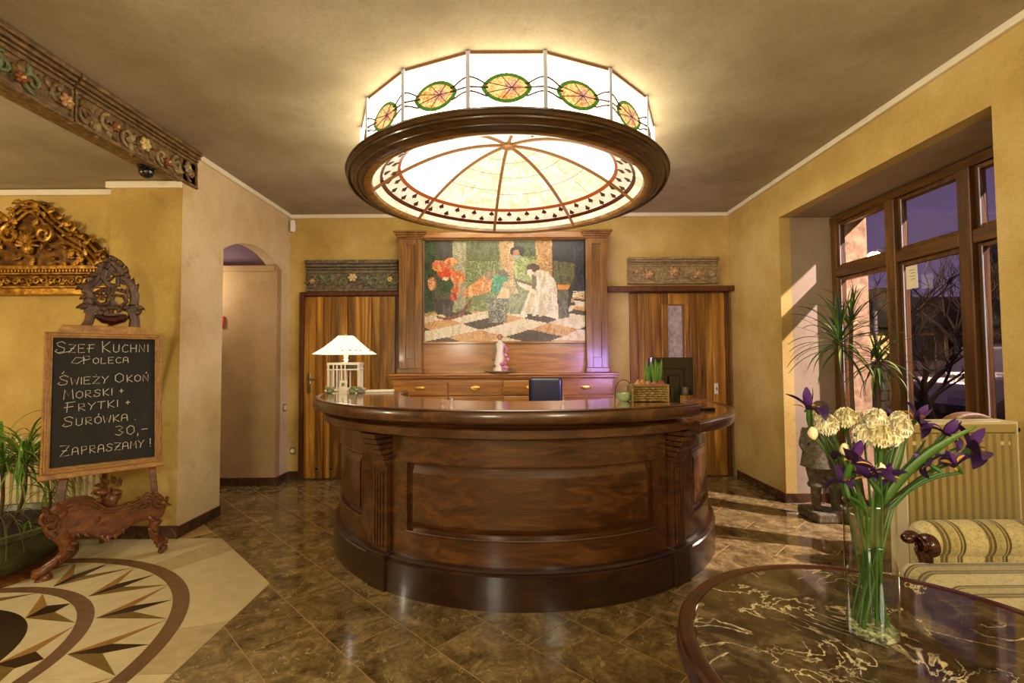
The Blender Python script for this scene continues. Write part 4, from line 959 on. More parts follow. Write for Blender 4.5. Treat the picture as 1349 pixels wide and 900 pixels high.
for k in range(4):
    a, b_ = cs[k], cs[(k+1) % 4]
    def pt(c, t): ww = sw_+(tw_-sw_)*t**.82; dd = sd+(tw_*.8-sd)*t**.82; return Vector((c[0]*ww, c[1]*dd, sz0+(sz1-sz0)*t))
    g = MB(); vv = [pt(a, 0), pt(b_, 0), pt(b_, .33), pt(a, .33)]
    g.add(vv+[p_*1.0+Vector((0, 0, .003)) for p_ in vv], [(3, 2, 1, 0), (4, 5, 6, 7), (0, 1, 5, 4), (2, 3, 7, 6)]); lo_ = g.build('shade_border', 'lamp_shade_glass', tl, True)
    g = MB(); vv = [pt(a, .34), pt(b_, .34), pt(b_, .7), pt(a, .7)]; g.add(vv+[p_+Vector((0, 0, .003)) for p_ in vv], [(3, 2, 1, 0), (4, 5, 6, 7)]); g.build('shade_panel', 'lamp_shade_glass', tl, True)
    g = MB(); vv = [pt(a, .7), pt(b_, .7), pt(b_, 1), pt(a, 1)]; g.add(vv+[p_+Vector((0, 0, .003)) for p_ in vv], [(3, 2, 1, 0), (4, 5, 6, 7)]); g.build('shade_panel', 'lamp_shade_glass', tl, True)
    dirv = (pt(b_, .15)-pt(a, .15)); out = dirv.cross(pt(a, 1)-pt(a, 0)).normalized()
    for (f0, mt, r) in ((.66, 'lamp_rose_glass', .016), (.78, 'lamp_rose_glass', .013), (.5, 'lamp_leaf_glass', .013), (.88, 'lamp_leaf_glass', .012)):
        cpt = pt(a, .17)+dirv*f0+out*.002; g = MB(True); g.ell(cpt, (r, r if abs(dirv.x) < .1 else .004, r*.7), 8, 6); g.build('glass_flower', mt, lo_, True)
    g = MB(True); g.tube([pt(a, 0), pt(a, .33), pt(a, .7), pt(a, 1)], .0016, 5); g.tube([pt(a, .335), pt(b_, .335)], .0012, 4); g.build('leading', 'tan_carving', tl, True)
lz(tl, 'finial', [(0, sz1), (.008, sz1), (.004, sz1+.012), (.007, sz1+.02), (.0, sz1+.03)], 'brass', 10)
ll = lamp('table_lamp_light', 'POINT', (LX, LY, ZD+sz0-.02), 5, (1, .85, .6), .04)
# things round the lamp
v = atZ(455, 517, ZD)
cd = thing('small_card', 'small white card standing in front of the table lamp base', 'card', (v.x-.002, v.y-.055, ZD))
g = MB(); g.M = TRS((0, 0, 0), (-.2, 0, 0)); g.box(-.03, .03, 0, .002, 0, .10); g.build('card', 'paper', cd, True)
g = MB(); g.M = TRS((0, -.0025, .06), (-.2, 0, 0)); g.box(-.012, .012, 0, .001, -.008, .02); g.build('print', 'porcelain_green', cd, True)
rnd = random.Random(12)
for i, (px, mt, lb_) in enumerate(((437, 'porcelain_green', 'mottled green ornament left of the table lamp base'), (476, 'shell_grey', 'grey shell ornament right of the table lamp base'), (467, 'porcelain_green', 'green leafy ornament between the card and the grey shell'))):
    v = atZ(px, 518, ZD); t = thing('shell_ornament', lb_, 'ornament', (v.x, v.y-.05 if i == 2 else v.y-.03, ZD))
    g = MB(True); g.ell((0, 0, .018), (.03, .022, .02), 10, 8, .5, i); g.build('shell', mt, t, True)
    for k in range(7):
        g = MB(True); g.ell((rnd.uniform(-.025, .025), rnd.uniform(-.015, .01), .035+rnd.uniform(-.01, .014)), rnd.uniform(.008, .013), 6, 5, .5, k); g.build('bead', rnd.choice(['stone_light', 'porcelain_green', 'stone_statue']), t, True)
# loose papers at the desk's left end
v = atZ(490, 517, ZD); pp_ = MB(); pp_.M = TRS((v.x+.05, v.y+.06, ZD+.002), (0, 0, .2)); pp_.box(-.11, .11, -.08, .08, 0, .012); o = pp_.build('paper_stack', 'paper'); tag(o, 'flat stack of pale papers on the desk right of the table lamp', 'paper')
# tumblers
def tumbler(px, py, lb_, h=.085, r=.03):
    v = atZ(px, py, ZD); t = thing('tumbler', lb_, 'glass', (v.x, v.y, ZD))
    lz(t, 'glass', [(0, .0), (r*.8, .0), (r, h), (r-.002, h), (r*.75, .008), (0, .008)], 'tumbler_glass', 20); return t
zT = .71
for (px, lb_) in ((583, 'clear tumbler behind the desk, leftmost of the pair under the second drawer'), (595, 'clear tumbler behind the desk, right one of the pair'), (742, 'small clear tumbler behind the desk right of the navy chair')):
    yy = 4.86
    v = atY(px, 531, 4.83)
    t = thing('tumbler', lb_, 'glass', (v.x, cY0-.03, zs-.38)) if False else None
    x_ = atZ(px, 531, ZD).x; y_ = 3.03
    v = atZ(px, 531, ZD); tumbler(px, 531, lb_, .036, .017)
# wicker basket with sprouting bulbs
v0, v1 = atZ(834, 530, ZD), atZ(882, 530, ZD); bx, by = (v0.x+v1.x)/2, v0.y+.06; bwid = (v1.x-v0.x)/2; bh = atY(857, 508, v0.y).z-ZD
bk = thing('wicker_basket', 'rectangular wicker basket of bulbs on the desk in front of the monitor', 'basket', (bx, by, ZD))
g = MB(True)
nr = 7
for i in range(nr):
    z = .006+bh*(i+.3)/nr; hw_, hd2 = bwid*(.93+.07*i/nr), .055
    per = []
    for s0, s1, n in (((-hw_, -hd2), (hw_, -hd2), 14), ((hw_, -hd2), (hw_, hd2), 8), ((hw_, hd2), (-hw_, hd2), 14), ((-hw_, hd2), (-hw_, -hd2), 8)):
        for k in range(n):
            t = k/n; wob = .004*(1 if (k+i) % 2 else -1); dx_, dy_ = s1[0]-s0[0], s1[1]-s0[1]; L_ = math.hypot(dx_, dy_)
            per.append((s0[0]+dx_*t+dy_/L_*wob, s0[1]+dy_*t-dx_/L_*wob, z))
    g.tube(per+[per[0]], bh/nr*.46, 5)
g.build('weave', 'wicker', bk, True)
g = MB(True); hw_, hd2 = bwid, .057
g.tube([(-hw_, -hd2, bh), (hw_, -hd2, bh), (hw_, hd2, bh), (-hw_, hd2, bh), (-hw_, -hd2, bh)], .007, 6); g.build('rim', 'wicker', bk, True)
for x in (-1, 1):
    for y in (-1, 1): loc_tube(bk, 'corner_post', [(x*hw_, y*hd2, 0), (x*hw_, y*hd2, bh+.004)], .007, 'wicker')
g = MB(); g.box(-hw_+.008, hw_-.008, -hd2+.008, hd2-.008, .004, bh-.012); g.build('filling', 'soil', bk, True)
for i, (px, mt) in enumerate(((840, 'bulb_skin'), (847, 'bulb_skin'), (856, 'bulb_skin'), (862, 'bulb_purple'), (869, 'bulb_purple'), (873, 'bulb_purple'))):
    x = atY(px, 505, v0.y+.05).x-bx; y = -.02+.02*(i % 3)
    names = ['pale bulb at the left end of the wicker basket', 'large bare bulb beside the leftmost one in the basket', 'bulb with the left tuft of green shoots in the basket', 'purple bulb just right of the left tuft of shoots', 'purple bulb under the right tuft of shoots in the basket', 'purple bulb at the right end of the wicker basket']
    t = thing('hyacinth_bulb', names[i], 'bulb', (bx+x, by+y, ZD+bh-.018))
    lz(t, 'bulb', [(0, 0), (.015, .003), (.023, .016), (.020, .030), (.009, .042), (.003, .052), (0, .054)], mt, 14)
    if i in (2, 4, 3):
        for k in range(7):
            a = 2*PI*k/7+i; r0 = .006; H_ = .10+.02*(k % 3)
            pts = [(r0*math.cos(a), r0*math.sin(a), .035), (.013*math.cos(a), .013*math.sin(a), .035+H_*.5), ((.018+.008*(k % 2))*math.cos(a), (.018)*math.sin(a), .035+H_)]
            g = MB(True); g.tube(bez(*pts, 6), [.004, .006, .0075, .0075, .006, .004, .001], 6); g.build('shoot', 'leaf_bright', t, True)
# green glass bowl with wire handle
v = atZ(823, 529, ZD); t = thing('glass_bowl', 'green glass bowl with a tall wire hoop handle beside the basket', 'bowl', (v.x, v.y+.02, ZD))
lz(t, 'bowl', [(0, .002), (.025, .002), (.043, .02), (.046, .05), (.043, .05), (.04, .022), (.022, .006), (0, .006)], 'jade_glass', 24)
g = MB(True); g.tube([(.048*math.cos(a)*1.12, 0, .045+.085*math.sin(a)) for a in [PI*k/16 for k in range(17)]]+[(-.054, 0, .0), ], .0022, 6); g.build('wire_handle', 'dark_metal', t, True)
# monitor on the lower wing
v0, v1 = atY(853, 532, 3.55), atY(921, 470, 3.55)
mo = thing('computer_monitor', 'black computer monitor seen from behind at the desk right end', 'monitor', (atZ(905, 541, ZW).x+.0, 3.52, ZW), .12)
mx0 = atY(854, 500, 3.5).x-mo.location.x; mx1 = atY(914, 500, 3.5).x-mo.location.x; mz1 = atY(880, 471, 3.5).z-ZW
g = MB(); g.box(mx0, mx1, -.03, .015, .09, mz1); g.build('housing', 'black_plastic', mo, True, .008, 3)
g = MB(); g.box(mx0+.015, mx1-.015, .0152, .018, .11, mz1-.02); g.build('screen', 'violet_screen', mo, True)
g = MB(); g.box(mx0+.08, mx1-.08, -.05, -.03, .14, mz1-.08); g.build('rear_cover', 'black_plastic', mo, True, .01)
g = MB(); g.box((mx0+mx1)/2-.04, (mx0+mx1)/2+.04, -.075, -.035, .0, .24); g.build('stand_neck', 'black_plastic', mo, True, .008)
g = MB(True); g.lathe([(0, 0), (.12, 0), (.12, .008), (.03, .016), (0, .016)], 28, ((mx0+mx1)/2, -.03, 0)); g.build('stand_foot', 'black_plastic', mo, True)
lamp('screen_light', 'AREA', (mo.location.x-.06, 3.56, ZW+.27), 9, (.56, .36, 1.0), .40, (rad(92), 0, rad(34)))
v = atZ(932, 541, ZW); t = thing('desk_phone', 'black handset lying on the lower worktop beside the monitor', 'phone', (v.x, v.y, ZW), .3)
g = MB(); g.box(-.05, .05, -.025, .025, 0, .02); g.build('handset', 'black_plastic', t, True, .008); g = MB(); g.box(-.03, .03, -.012, .012, .0195, .023); g.build('keypad', 'steel', t, True)
g = MB(True); v = atZ(903, 529, ZD); t = thing('glass_ornament', 'small clear glass ornament on the desk at the step', 'ornament', (v.x, v.y+.01, ZD))
lz(t, 'foot', [(0, 0), (.025, 0), (.022, .008), (.006, .014), (.006, .03), (0, .03)], 'tumbler_glass', 16); lz(t, 'cup', [(.004, .03), (.018, .04), (.02, .085), (.018, .085), (.015, .043), (0, .034)], 'tumbler_glass', 16)

# ================================================================== EASEL AND CHALKBOARD
FL = atZ(45, 768, 0); FR = atZ(214, 729, 0); ed = (FR-FL).normalized(); en = Vector((ed.y, -ed.x, 0))   # en faces the room
if en.y > 0: en = -en
es = thing('easel', 'carved dark wooden easel with scroll feet and pierced crest', 'easel', tuple((FL+FR)/2))
def ep(px, py, off=0): return onP(px, py, FL+en*off, en)
def e2(px, py): q = ep(px, py)-FL; return (q.dot(ed), q.z)
def efr(a, b_, d): return FL+ed*a+en*d+Vector((0, 0, b_))
def eprism(pix, d0, d1, name, mat, parent=es, bevel=.006, smooth=False):
    g = MB(smooth); g.prism([e2(x, y) for x, y in pix], d0, d1, efr); return g.build(name, mat, parent, bevel=bevel)
def cz(x, y): return (x/4.497, 560+y/4.497)
up = [(255, 560), (270, 520), (300, 500), (340, 470), (390, 440), (440, 425), (500, 418), (550, 430), (590, 458), (630, 482), (690, 480), (740, 465), (790, 455), (830, 440), (855, 415), (872, 395), (900, 405), (940, 400), (965, 420), (980, 455), (978, 500), (960, 540)]
lo = [(905, 590), (870, 560), (830, 572), (780, 590), (740, 620), (700, 655), (650, 665), (600, 668), (540, 655), (500, 650), (450, 655), (400, 690), (340, 690), (280, 670), (250, 620)]
eprism([cz(*q) for q in up+lo], -.022, .022, 'apron', 'easel_wood')
for dd in (0, 9, 18):   # carved line mouldings following the top edge
    g = MB(True); g.tube([ep(*cz(x, y+14+dd*2.2), .024) for x, y in up[3:18]], .006-.001*(dd > 0), 6); g.build('carved_line', 'easel_wood', es)
g = MB(True); g.tube([ep(*cz(x, y-16), .024) for x, y in lo[1:13]], .006, 6); g.build('carved_line', 'easel_wood', es)
lme = leaf_mesh('carved_leaf', 'easel_wood', .075, .020, 1.0); lme2 = leaf_mesh('carved_leaf', 'mahogany', .06, .017, -1.0)
eza = math.atan2(ed.y, ed.x)
def eleaf(px, py, ang, sc, off=.024, m_=None):
    p_ = ep(px, py, off)-es.location; o = inst('carved_leaf', m_ or lme, es, Matrix.Translation(p_) @ Matrix.Rotation(eza, 4, 'Z') @ Matrix.Rotation(-ang, 4, 'Y') @ Matrix.Scale(sc, 4)); return o
for (x, y, a, s_) in ((270, 560, 1.2, 1.1), (290, 620, -1.4, 1.0), (330, 560, .3, 1), (330, 520, .9, .8), (960, 450, -1.2, .9), (940, 500, 1.6, .9), (890, 480, 2.6, .9), (900, 440, .9, .7), (880, 540, -1.2, .8), (560, 640, -1.0, .6), (600, 650, -1.5, .7), (640, 655, -1.8, .7), (690, 640, -2.1, .6), (500, 640, -1.2, .6), (740, 610, -2.3, .5), (460, 640, -1.6, .5), (850, 440, 2.2, .6), (790, 462, 2.6, .6), (560, 580, .4, .6), (640, 585, 2.7, .6)): eleaf(*cz(x, y), a, s_)
for (x, y, r, t0, fl) in ((300, 560, .05, 2, 1), (945, 450, .045, .5, -1), (305, 600, .035, 0, -1)):
    p_ = ep(*cz(x, y), .026); g = MB(True)
    g.tube([p_+ed*q[0]+Vector((0, 0, q[2])) for q in scroll_pts(r, 1.3, 20, 0, 0, fl, t0, 0)], [.010]*14+[.008]*7, 6); g.build('scroll', 'easel_wood', es)
# legs with scroll feet
def leg(pix, rr, nm='leg', off=0):
    g = MB(True); g.tube([ep(*cz(x, y), off) for x, y in pix], rr, 10); return g.build(nm, 'easel_wood', es)
l1 = leg([(350, 640), (395, 690), (395, 750), (345, 800), (290, 835), (250, 870), (215, 880), (205, 910)], [.045, .045, .036, .030, .028, .030, .032, .020])
for (x, y, r) in ((270, 905, .034), (225, 880, .03), (240, 930, .030)): g = MB(True); g.ell(ep(*cz(x, y)), r, 12, 8); g.build('foot_ball', 'easel_wood', l1)
l2 = leg([(930, 560), (905, 610), (915, 660), (950, 690), (985, 690), (985, 665)], [.036, .030, .024, .022, .018, .012])
for (x, y, r) in ((945, 710, .022), (970, 728, .024), (955, 745, .020), (930, 690, .02)): g = MB(True); g.ell(ep(*cz(x, y)), r, 12, 8); g.build('foot_ball', 'easel_wood', l2)
for (x, y, a, s_) in ((390, 720, -1.0, .8), (360, 770, -2.0, .8), (410, 700, -.6, .6), (880, 610, -1.3, .6), (900, 640, -.8, .5)): eleaf(*cz(x, y), a, s_, .03)
# back strut of the easel, reaching to the floor behind
# centre ornament standing on the apron
cf = thing  # keep name short for reuse
g = MB(True); c_ = ep(*cz(650, 445), .0); g.ell(c_, (.05, .03, .05), 14, 10); bd = g.build('centre_knop', 'easel_wood', es)
g = MB(True); g.ell(ep(*cz(600, 400), .0), (.045, .03, .022), 12, 8); g.ell(ep(*cz(680, 400), .0), (.045, .03, .022), 12, 8); g.build('knop_cushion', 'easel_wood', bd)
for (x, y, a, s_) in ((620, 370, 2.2, .8), (640, 355, 1.7, .8), (670, 350, 1.2, .8), (690, 365, .7, .8), (600, 388, 2.8, .7), (610, 440, 2.6, .6), (690, 440, .5, .6)): eleaf(*cz(x, y), a, s_, .01)
g = MB(True); g.tube([ep(*cz(648, 440), .006), ep(*cz(650, 372), .008)], [.022, .012], 8); g.build('knop_stem', 'easel_wood', bd)
# chalkboard: resting on the easel, leaning back
lean = .13
BLp = onP(61, 627, FL+en*.07, en); bup = (Vector((0, 0, 1))-en*lean).normalized(); bn = ed.cross(bup).normalized()
if bn.dot(en) < 0: bn = -bn
def bp(px, py, off=0): return onP(px, py, BLp+bn*off, bn)
def b2(px, py): q = bp(px, py)-BLp; return (q.dot(ed), q.dot(bup))
def bfr(a, b_, d): return BLp+ed*a+bup*b_+bn*d
bc = [b2(61, 627), b2(221, 601), b2(205, 440), b2(50, 438)]
BW = (bc[1][0]+bc[2][0])/2; BH = (bc[3][1]+bc[2][1])/2; bx0 = (bc[0][0]+bc[3][0])/2
print('board', [tuple(round(k, 3) for k in q) for q in bc], 'W', BW, 'H', BH)
cbd = thing('chalkboard', 'wood framed chalkboard menu in chalk handwriting leaning on the easel', 'chalkboard', tuple(BLp))
FWD = .034
g = MB(); g.prism([(bx0+.02, .02), (BW-.02, .02), (BW-.02, BH-.02), (bx0+.02, BH-.02)], -.012, 0, bfr); sl = g.build('slate', 'chalk_slate', cbd)
tx0, tx1 = b2(82, 431)[0], b2(190, 431)[0]; th_ = b2(140, 430)[1]
for nm, pl in (('frame_left', [(bx0, 0), (bx0+FWD, FWD), (bx0+FWD, BH-FWD), (bx0, BH)]), ('frame_right', [(BW, 0), (BW, BH), (BW-FWD, BH-FWD), (BW-FWD, FWD)]),
               ('frame_bottom', [(bx0, 0), (BW, 0), (BW-FWD, FWD), (bx0+FWD, FWD)]), ('frame_top', [(bx0+FWD, BH-FWD), (BW-FWD, BH-FWD), (BW, BH), (bx0+FWD*1.9, BH+.004), (tx0+.01, th_), (tx1, th_), (BW-FWD*1.9, BH+.004), (BW-FWD, BH), (bx0, BH)][:3]+[(BW-FWD*1.6, BH+.003), (tx1, th_), (tx0, th_), (bx0+FWD*1.6, BH+.003), (bx0, BH)])):
    g = MB(); g.prism(pl, -.014, .016, bfr); fo = g.build(nm, 'board_frame_wood', cbd, bevel=.004)
for off in (.008, .022, .036):
    g = MB(True); cs_ = [(bx0+off, off), (BW-off, off), (BW-off, BH-off), (bx0+off, BH-off), (bx0+off, off)]; g.tube([bfr(a, b_, .016) for a, b_ in cs_], .0045, 6, False); g.build('frame_bead', 'board_frame_wood', cbd)
g = MB(); g.prism([(bx0-.01, -.028), (BW+.01, -.028), (BW+.01, .004), (bx0-.01, .004)], -.02, .05, bfr); g.build('easel_ledge', 'board_frame_wood', es, bevel=.006)
# stroke letters
GL = {'S': [[(.95, .8), (.6, 1), (.15, .85), (.3, .6), (.85, .4), (.8, .1), (.3, 0), (0, .15), (.2, .3)]], 'Z': [[(.05, 1), (.95, .95), (.05, 0), (.95, .05)], [(.25, .5), (.75, .5)]],
 'E': [[(.9, 1), (.1, 1), (.1, 0), (.9, .02)], [(.1, .52), (.75, .55)]], 'F': [[(.95, 1), (.1, .95)], [(.3, .97), (.25, 0)], [(.0, .5), (.8, .55)]], 'K': [[(.15, 1.05), (.2, 0)], [(.9, 1), (.2, .45), (.95, 0)]],
 'U': [[(.1, 1), (.1, .2), (.4, 0), (.8, .15), (.85, 1)]], 'C': [[(.9, .85), (.5, 1), (.1, .6), (.2, .1), (.6, 0), (.95, .15)]], 'H': [[(.1, 1), (.1, 0)], [(.85, 1), (.85, 0)], [(.1, .5), (.85, .52)]],
 'N': [[(.1, 0), (.12, 1), (.82, 0), (.85, 1)]], 'I': [[(.5, 1), (.5, 0)]], 'P': [[(.2, 0), (.15, 1), (.8, .95), (.85, .6), (.2, .45)]], 'O': [[(.5, 1), (.1, .75), (.1, .25), (.5, 0), (.9, .25), (.9, .75), (.5, 1)]],
 'L': [[(.15, 1), (.12, 0), (.85, .03)]], 'A': [[(.05, 0), (.15, .85), (.5, 1), (.8, .85), (.9, 0)], [(.1, .42), (.88, .45)]], 'W': [[(0, 1), (.2, 0), (.5, .7), (.75, 0), (1, 1)]], 'Y': [[(.05, 1), (.5, .5), (.95, 1)], [(.5, .5), (.35, 0)]],
 'R': [[(.15, 0), (.12, 1), (.75, .95), (.8, .6), (.15, .48), (.9, 0)]], 'T': [[(0, 1), (1, 1)], [(.5, 1), (.45, 0)]], 'M': [[(.05, 0), (.15, 1), (.5, .35), (.85, 1), (.95, 0)]], '3': [[(.1, .9), (.5, 1), (.85, .8), (.4, .55), (.9, .3), (.5, 0), (.05, .12)]],
 '0': [[(.5, 1), (.1, .7), (.15, .2), (.5, 0), (.9, .3), (.85, .8), (.5, 1)]], ',': [[(.4, .12), (.25, -.2)]], '-': [[(.1, .5), (.8, .55)]], '!': [[(.5, 1.15), (.45, .3)], [(.3, .02), (.75, .02)]], '+': [[(.2, .5), (.8, .5)], [(.5, .8), (.5, .2)]], '.': [[(.45, .02), (.55, .08)]],
 "Ś": [[(.95, .8), (.6, 1), (.15, .85), (.3, .6), (.85, .4), (.8, .1), (.3, 0), (0, .15), (.2, .3)], [(.35, 1.15), (.55, 1.4)]], 'Ż': [[(.05, 1), (.95, .95), (.05, 0), (.95, .05)], [(.45, 1.2), (.55, 1.25)]], 'Ń': [[(.1, 0), (.12, 1), (.82, 0), (.85, 1)], [(.5, 1.15), (.65, 1.4)]], 'Ó': [[(.5, 1), (.1, .75), (.1, .25), (.5, 0), (.9, .25), (.9, .75), (.5, 1)], [(.5, 1.15), (.6, 1.4)]], ' ': []}
def chalk(txt, p0, p1, h, big=(), parent=sl):
    P0 = bp(*p0, .0015); P1 = bp(*p1, .0015); dr = (P1-P0); L_ = dr.length; dr.normalize()
    wt = [(.5 if c in ' ' else .35 if c in 'I,.!' else 1.35 if i in big else 1) for i, c in enumerate(txt)]; tot = sum(wt); x = 0
    hm = h/FPX*P0.y*1.02
    for i, c in enumerate(txt):
        cw = L_*wt[i]/tot; k = 1.35 if i in big else 1
        if GL[c]:
            g = MB(True)
            for st in GL[c]:
                pts = [P0+dr*(x+cw*.86*a)+bup*(hm*k*b_) for a, b_ in st]; g.tube(pts, .0021, 5)
            g.build('chalk_letter', 'chalk', parent)
        x += cw
chalk('SZEF KUCHNI', (72, 465), (197, 464), 11, (0, 5)); chalk('POLECA', (108, 480), (171, 478), 8, (0,)); chalk('ŚWIEŻY OKOŃ', (76, 508), (198, 502), 9.5, (0, 7))
chalk('MORSKI +', (83, 527), (166, 519), 9.5, (0,)); chalk('FRYTKI +', (84, 544), (175, 534), 9.5, (0,)); chalk('SURÓWKA .', (82, 563), (180, 553), 9.5, (0,))
chalk('30,-', (151, 574), (199, 571), 12); chalk('ZAPRASZAMY !', (78, 602), (200, 588), 10, (0,))
g = MB(True); g.tube([bp(x, y, .0015) for x, y in ((112, 472), (100, 471), (94, 478), (102, 479), (112, 473))], .0018, 5); g.build('chalk_flourish', 'chalk', sl)
g = MB(True); g.tube([bp(x, y, .0015) for x, y in ((72, 463), (78, 466), (95, 462))], .0018, 5); g.build('chalk_flourish', 'chalk', sl)
# posts and crest behind the board
def post(pa, pb, w0, w1, off):
    g = MB(); a = ep(*pa, off); b_ = onP(*pb, FL+en*(off)-en*lean*1.4, en); b_.z = b_.z
    for_ = [(a, w0), (b_, w1)]; vs = []
    for p_, w_ in for_:
        for sx_, sy in ((-1, -1), (1, -1), (1, 1), (-1, 1)): vs.append(p_+ed*sx_*w_/2+en*sy*.014)
    g.add(vs, [(0, 1, 2, 3), (7, 6, 5, 4), (0, 4, 5, 1), (1, 5, 6, 2), (2, 6, 7, 3), (3, 7, 4, 0)]); return g.build('post', 'easel_wood', es, bevel=.004)
post(cz(350, 470), (119, 408), .045, .045, -.02); post(cz(915, 395), (178, 408), .038, .042, -.02)
coff = -lean*1.45
def kp(px, py, off=0): return onP(px, py, FL+en*(coff+off), en)
def k4(x, y): return (100+x/9, 340+y/9)
def ctube(pix, r, nm='crest_scroll', off=0, mt='crest_wood'):
    r = [k*1.45 for k in r] if isinstance(r, list) else r*1.45
    g = MB(True); g.tube([kp(*k4(*q), off) for q in pix], r, 8); return g.build(nm, mt, es)
for P_ in ([(380, 10), (460, 60), (545, 130), (560, 200), (640, 290), (695, 380), (705, 480), (690, 570), (630, 590), (650, 500), (640, 420), (600, 330), (530, 250), (440, 190), (390, 230), (400, 300), (330, 260), (260, 200), (280, 120)],
           [(280, 120), (330, 260), (300, 320), (220, 360), (190, 430), (200, 510), (260, 560), (180, 600), (170, 520), (150, 440), (100, 390), (110, 330), (200, 320), (240, 260)],
           [(80, 510), (180, 500), (260, 560), (420, 570), (600, 560), (700, 560), (740, 600), (730, 690), (650, 690), (600, 640), (560, 620), (300, 620), (220, 660), (90, 650)],
           [(230, 670), (320, 650), (560, 660), (620, 690), (560, 760), (480, 780), (360, 780), (290, 740)]):
    g = MB(); g.prism([((kp(*k4(*q_))-FL).dot(ed), kp(*k4(*q_)).z) for q_ in P_], coff-.010, coff+.006, efr); g.build('crest_board', 'crest_wood', es, bevel=.003)
lme = leaf_mesh('carved_leaf', 'crest_wood', .045, .020, 1.6, 2); lme2 = leaf_mesh('carved_leaf', 'crest_wood', .05, .018, -1.6, 2)
ctube([(110, 830), (150, 760), (190, 660)], [.020, .018, .016], 'crest_side'); ctube([(680, 830), (690, 740), (660, 660)], [.020, .018, .016], 'crest_side')
ctube([(240, 680), (330, 730), (440, 745), (560, 720), (610, 690)], [.014, .02, .024, .02, .012], 'crest_shelf', 0, 'mahogany')
ctube([(270, 600), (330, 590), (430, 585), (540, 590), (600, 610)], .012)
ctube([(690, 560), (700, 450), (670, 340), (610, 270), (540, 220), (520, 140), (440, 60), (380, 20)], [.018, .018, .018, .016, .014, .016, .014, .008])
ctube([(150, 540), (160, 430), (110, 350), (190, 300), (250, 240), (270, 180), (340, 130), (400, 60)], [.02, .016, .02, .018, .014, .014, .014, .012])
ctube([(480, 560), (430, 500), (460, 440), (560, 450), (600, 520), (540, 570), (480, 560)], .009); ctube([(400, 400), (470, 370), (560, 400), (660, 430)], .008)
ctube([(340, 150), (330, 240), (400, 330), (500, 320), (500, 230), (430, 210)], [.016, .016, .014, .012, .01, .008]); ctube([(420, 600), (430, 500), (380, 420), (400, 340)], .009)
ctube([(520, 230), (560, 300), (640, 330), (600, 400), (640, 480)], .009); ctube([(180, 560), (240, 420), (330, 370), (400, 440), (370, 540), (280, 560), (210, 500)], [.012]*7)
for (x, y, a, s_) in ((130, 600, 2.2, .9), (180, 560, 1.2, 1.0), (240, 640, -.6, .8), (640, 600, 2.4, .8), (690, 640, -.5, .8), (720, 600, .8, .7), (120, 350, 2.6, .9), (180, 300, 2.0, .9), (240, 220, 2.4, .8), (260, 160, 1.4, .8), (330, 110, 2.2, .8), (390, 70, 1.6, .9), (440, 60, 1.0, .9), (500, 110, .6, .9), (540, 170, .2, .9), (560, 240, .3, .9), (620, 300, 0, .8), (660, 350, -.3, .8), (330, 220, -1, .9), (420, 330, -.5, .8), (460, 150, -1.5, .9), (150, 420, 3.0, .8), (300, 500, 1.0, .8), (480, 640, .3, .7), (380, 640, 2.7, .7), (670, 500, -1.2, .7), (560, 420, 1, .6), (140, 480, 2.4, .7)):
    p_ = kp(*k4(x, y), .010)-es.location; inst('carved_leaf', lme if (x+y) % 3 else lme2, es, Matrix.Translation(p_) @ Matrix.Rotation(eza, 4, 'Z') @ Matrix.Rotation(-a, 4, 'Y') @ Matrix.Scale(s_*1.35, 4))
for k in range(6):
    a = 2*PI*k/6; p_ = kp(*k4(300, 450), .014); g = MB(True); g.ell(p_+ed*.02*math.cos(a)+Vector((0, 0, .02*math.sin(a))), (.011, .008, .011), 8, 6); g.build('gilt_petal', 'gilt', es)
# rear leg
g = MB(); a = kp(*k4(420, 600), -.02); c_ = Vector((a.x, a.y, 0))-en*.30
g.tube([a, c_+Vector((0, 0, .012))], [.016, .016], 6); g.build('rear_leg', 'easel_wood', es)

# ================================================================== LEFT RADIATOR AND POTTED PLANT
def radiator(root, x0, x1, z0, z1, th, mat, side, pitch=.05, local=True):
    g = MB(); g.box(x0, x1, .012, th-.012, z0, z1-.012); g.build('core', mat, root, True)
    n = int((x1-x0)/pitch); pw = (x1-x0)/n
    rm = MB(); rm.prism([(-pw*.40, 0), (pw*.40, 0), (pw*.26, -.018), (-pw*.26, -.018)], z0+.03, z1-.055, lambda a, b_, d: (a, b_, d)); rme = rm.mesh('rib', mat)
    for i in range(n): inst('rib', rme, root, TRS((x0+pw*(i+.5), .012, 0)))
    for (a, b_) in ((z0, z0+.028), (z1-.052, z1-.012)): g = MB(); g.box(x0, x1, -.002, .013, a, b_); g.build('seam_bar', mat, root, True, .004)
    g = MB()
    for i in range(int((x1-x0)/.02)): g.box(x0+.004+i*.02, x0+.016+i*.02, .016, th-.016, z1-.011, z1-.006)
    g.box(x0, x1, 0, .016, z1-.014, z1); g.box(x0, x1, th-.016, th, z1-.014, z1); g.build('top_grille', side, root, True)
    for x in (x0-.004, x1-.0): g = MB(); g.box(x-.002, x+.006, -.003, th+.003, z0, z1); g.build('side_cover', side, root, True, .003)
a = atY(150, 578, 3.66)
rl = thing('wall_radiator', 'cream ribbed radiator low on the wall behind the potted plant', 'radiator', (-3.65, 3.62, 0))
radiator(rl, -.9, a.x+3.65, .16, atY(90, 577, 3.62).z, .08, 'radiator_left_cream', 'radiator_left_cream')
for x in (-.7, .3):
    g = MB(); g.box(x-.015, x+.015, .08, .13, .2, .7); g.build('wall_bracket', 'steel', rl, True)
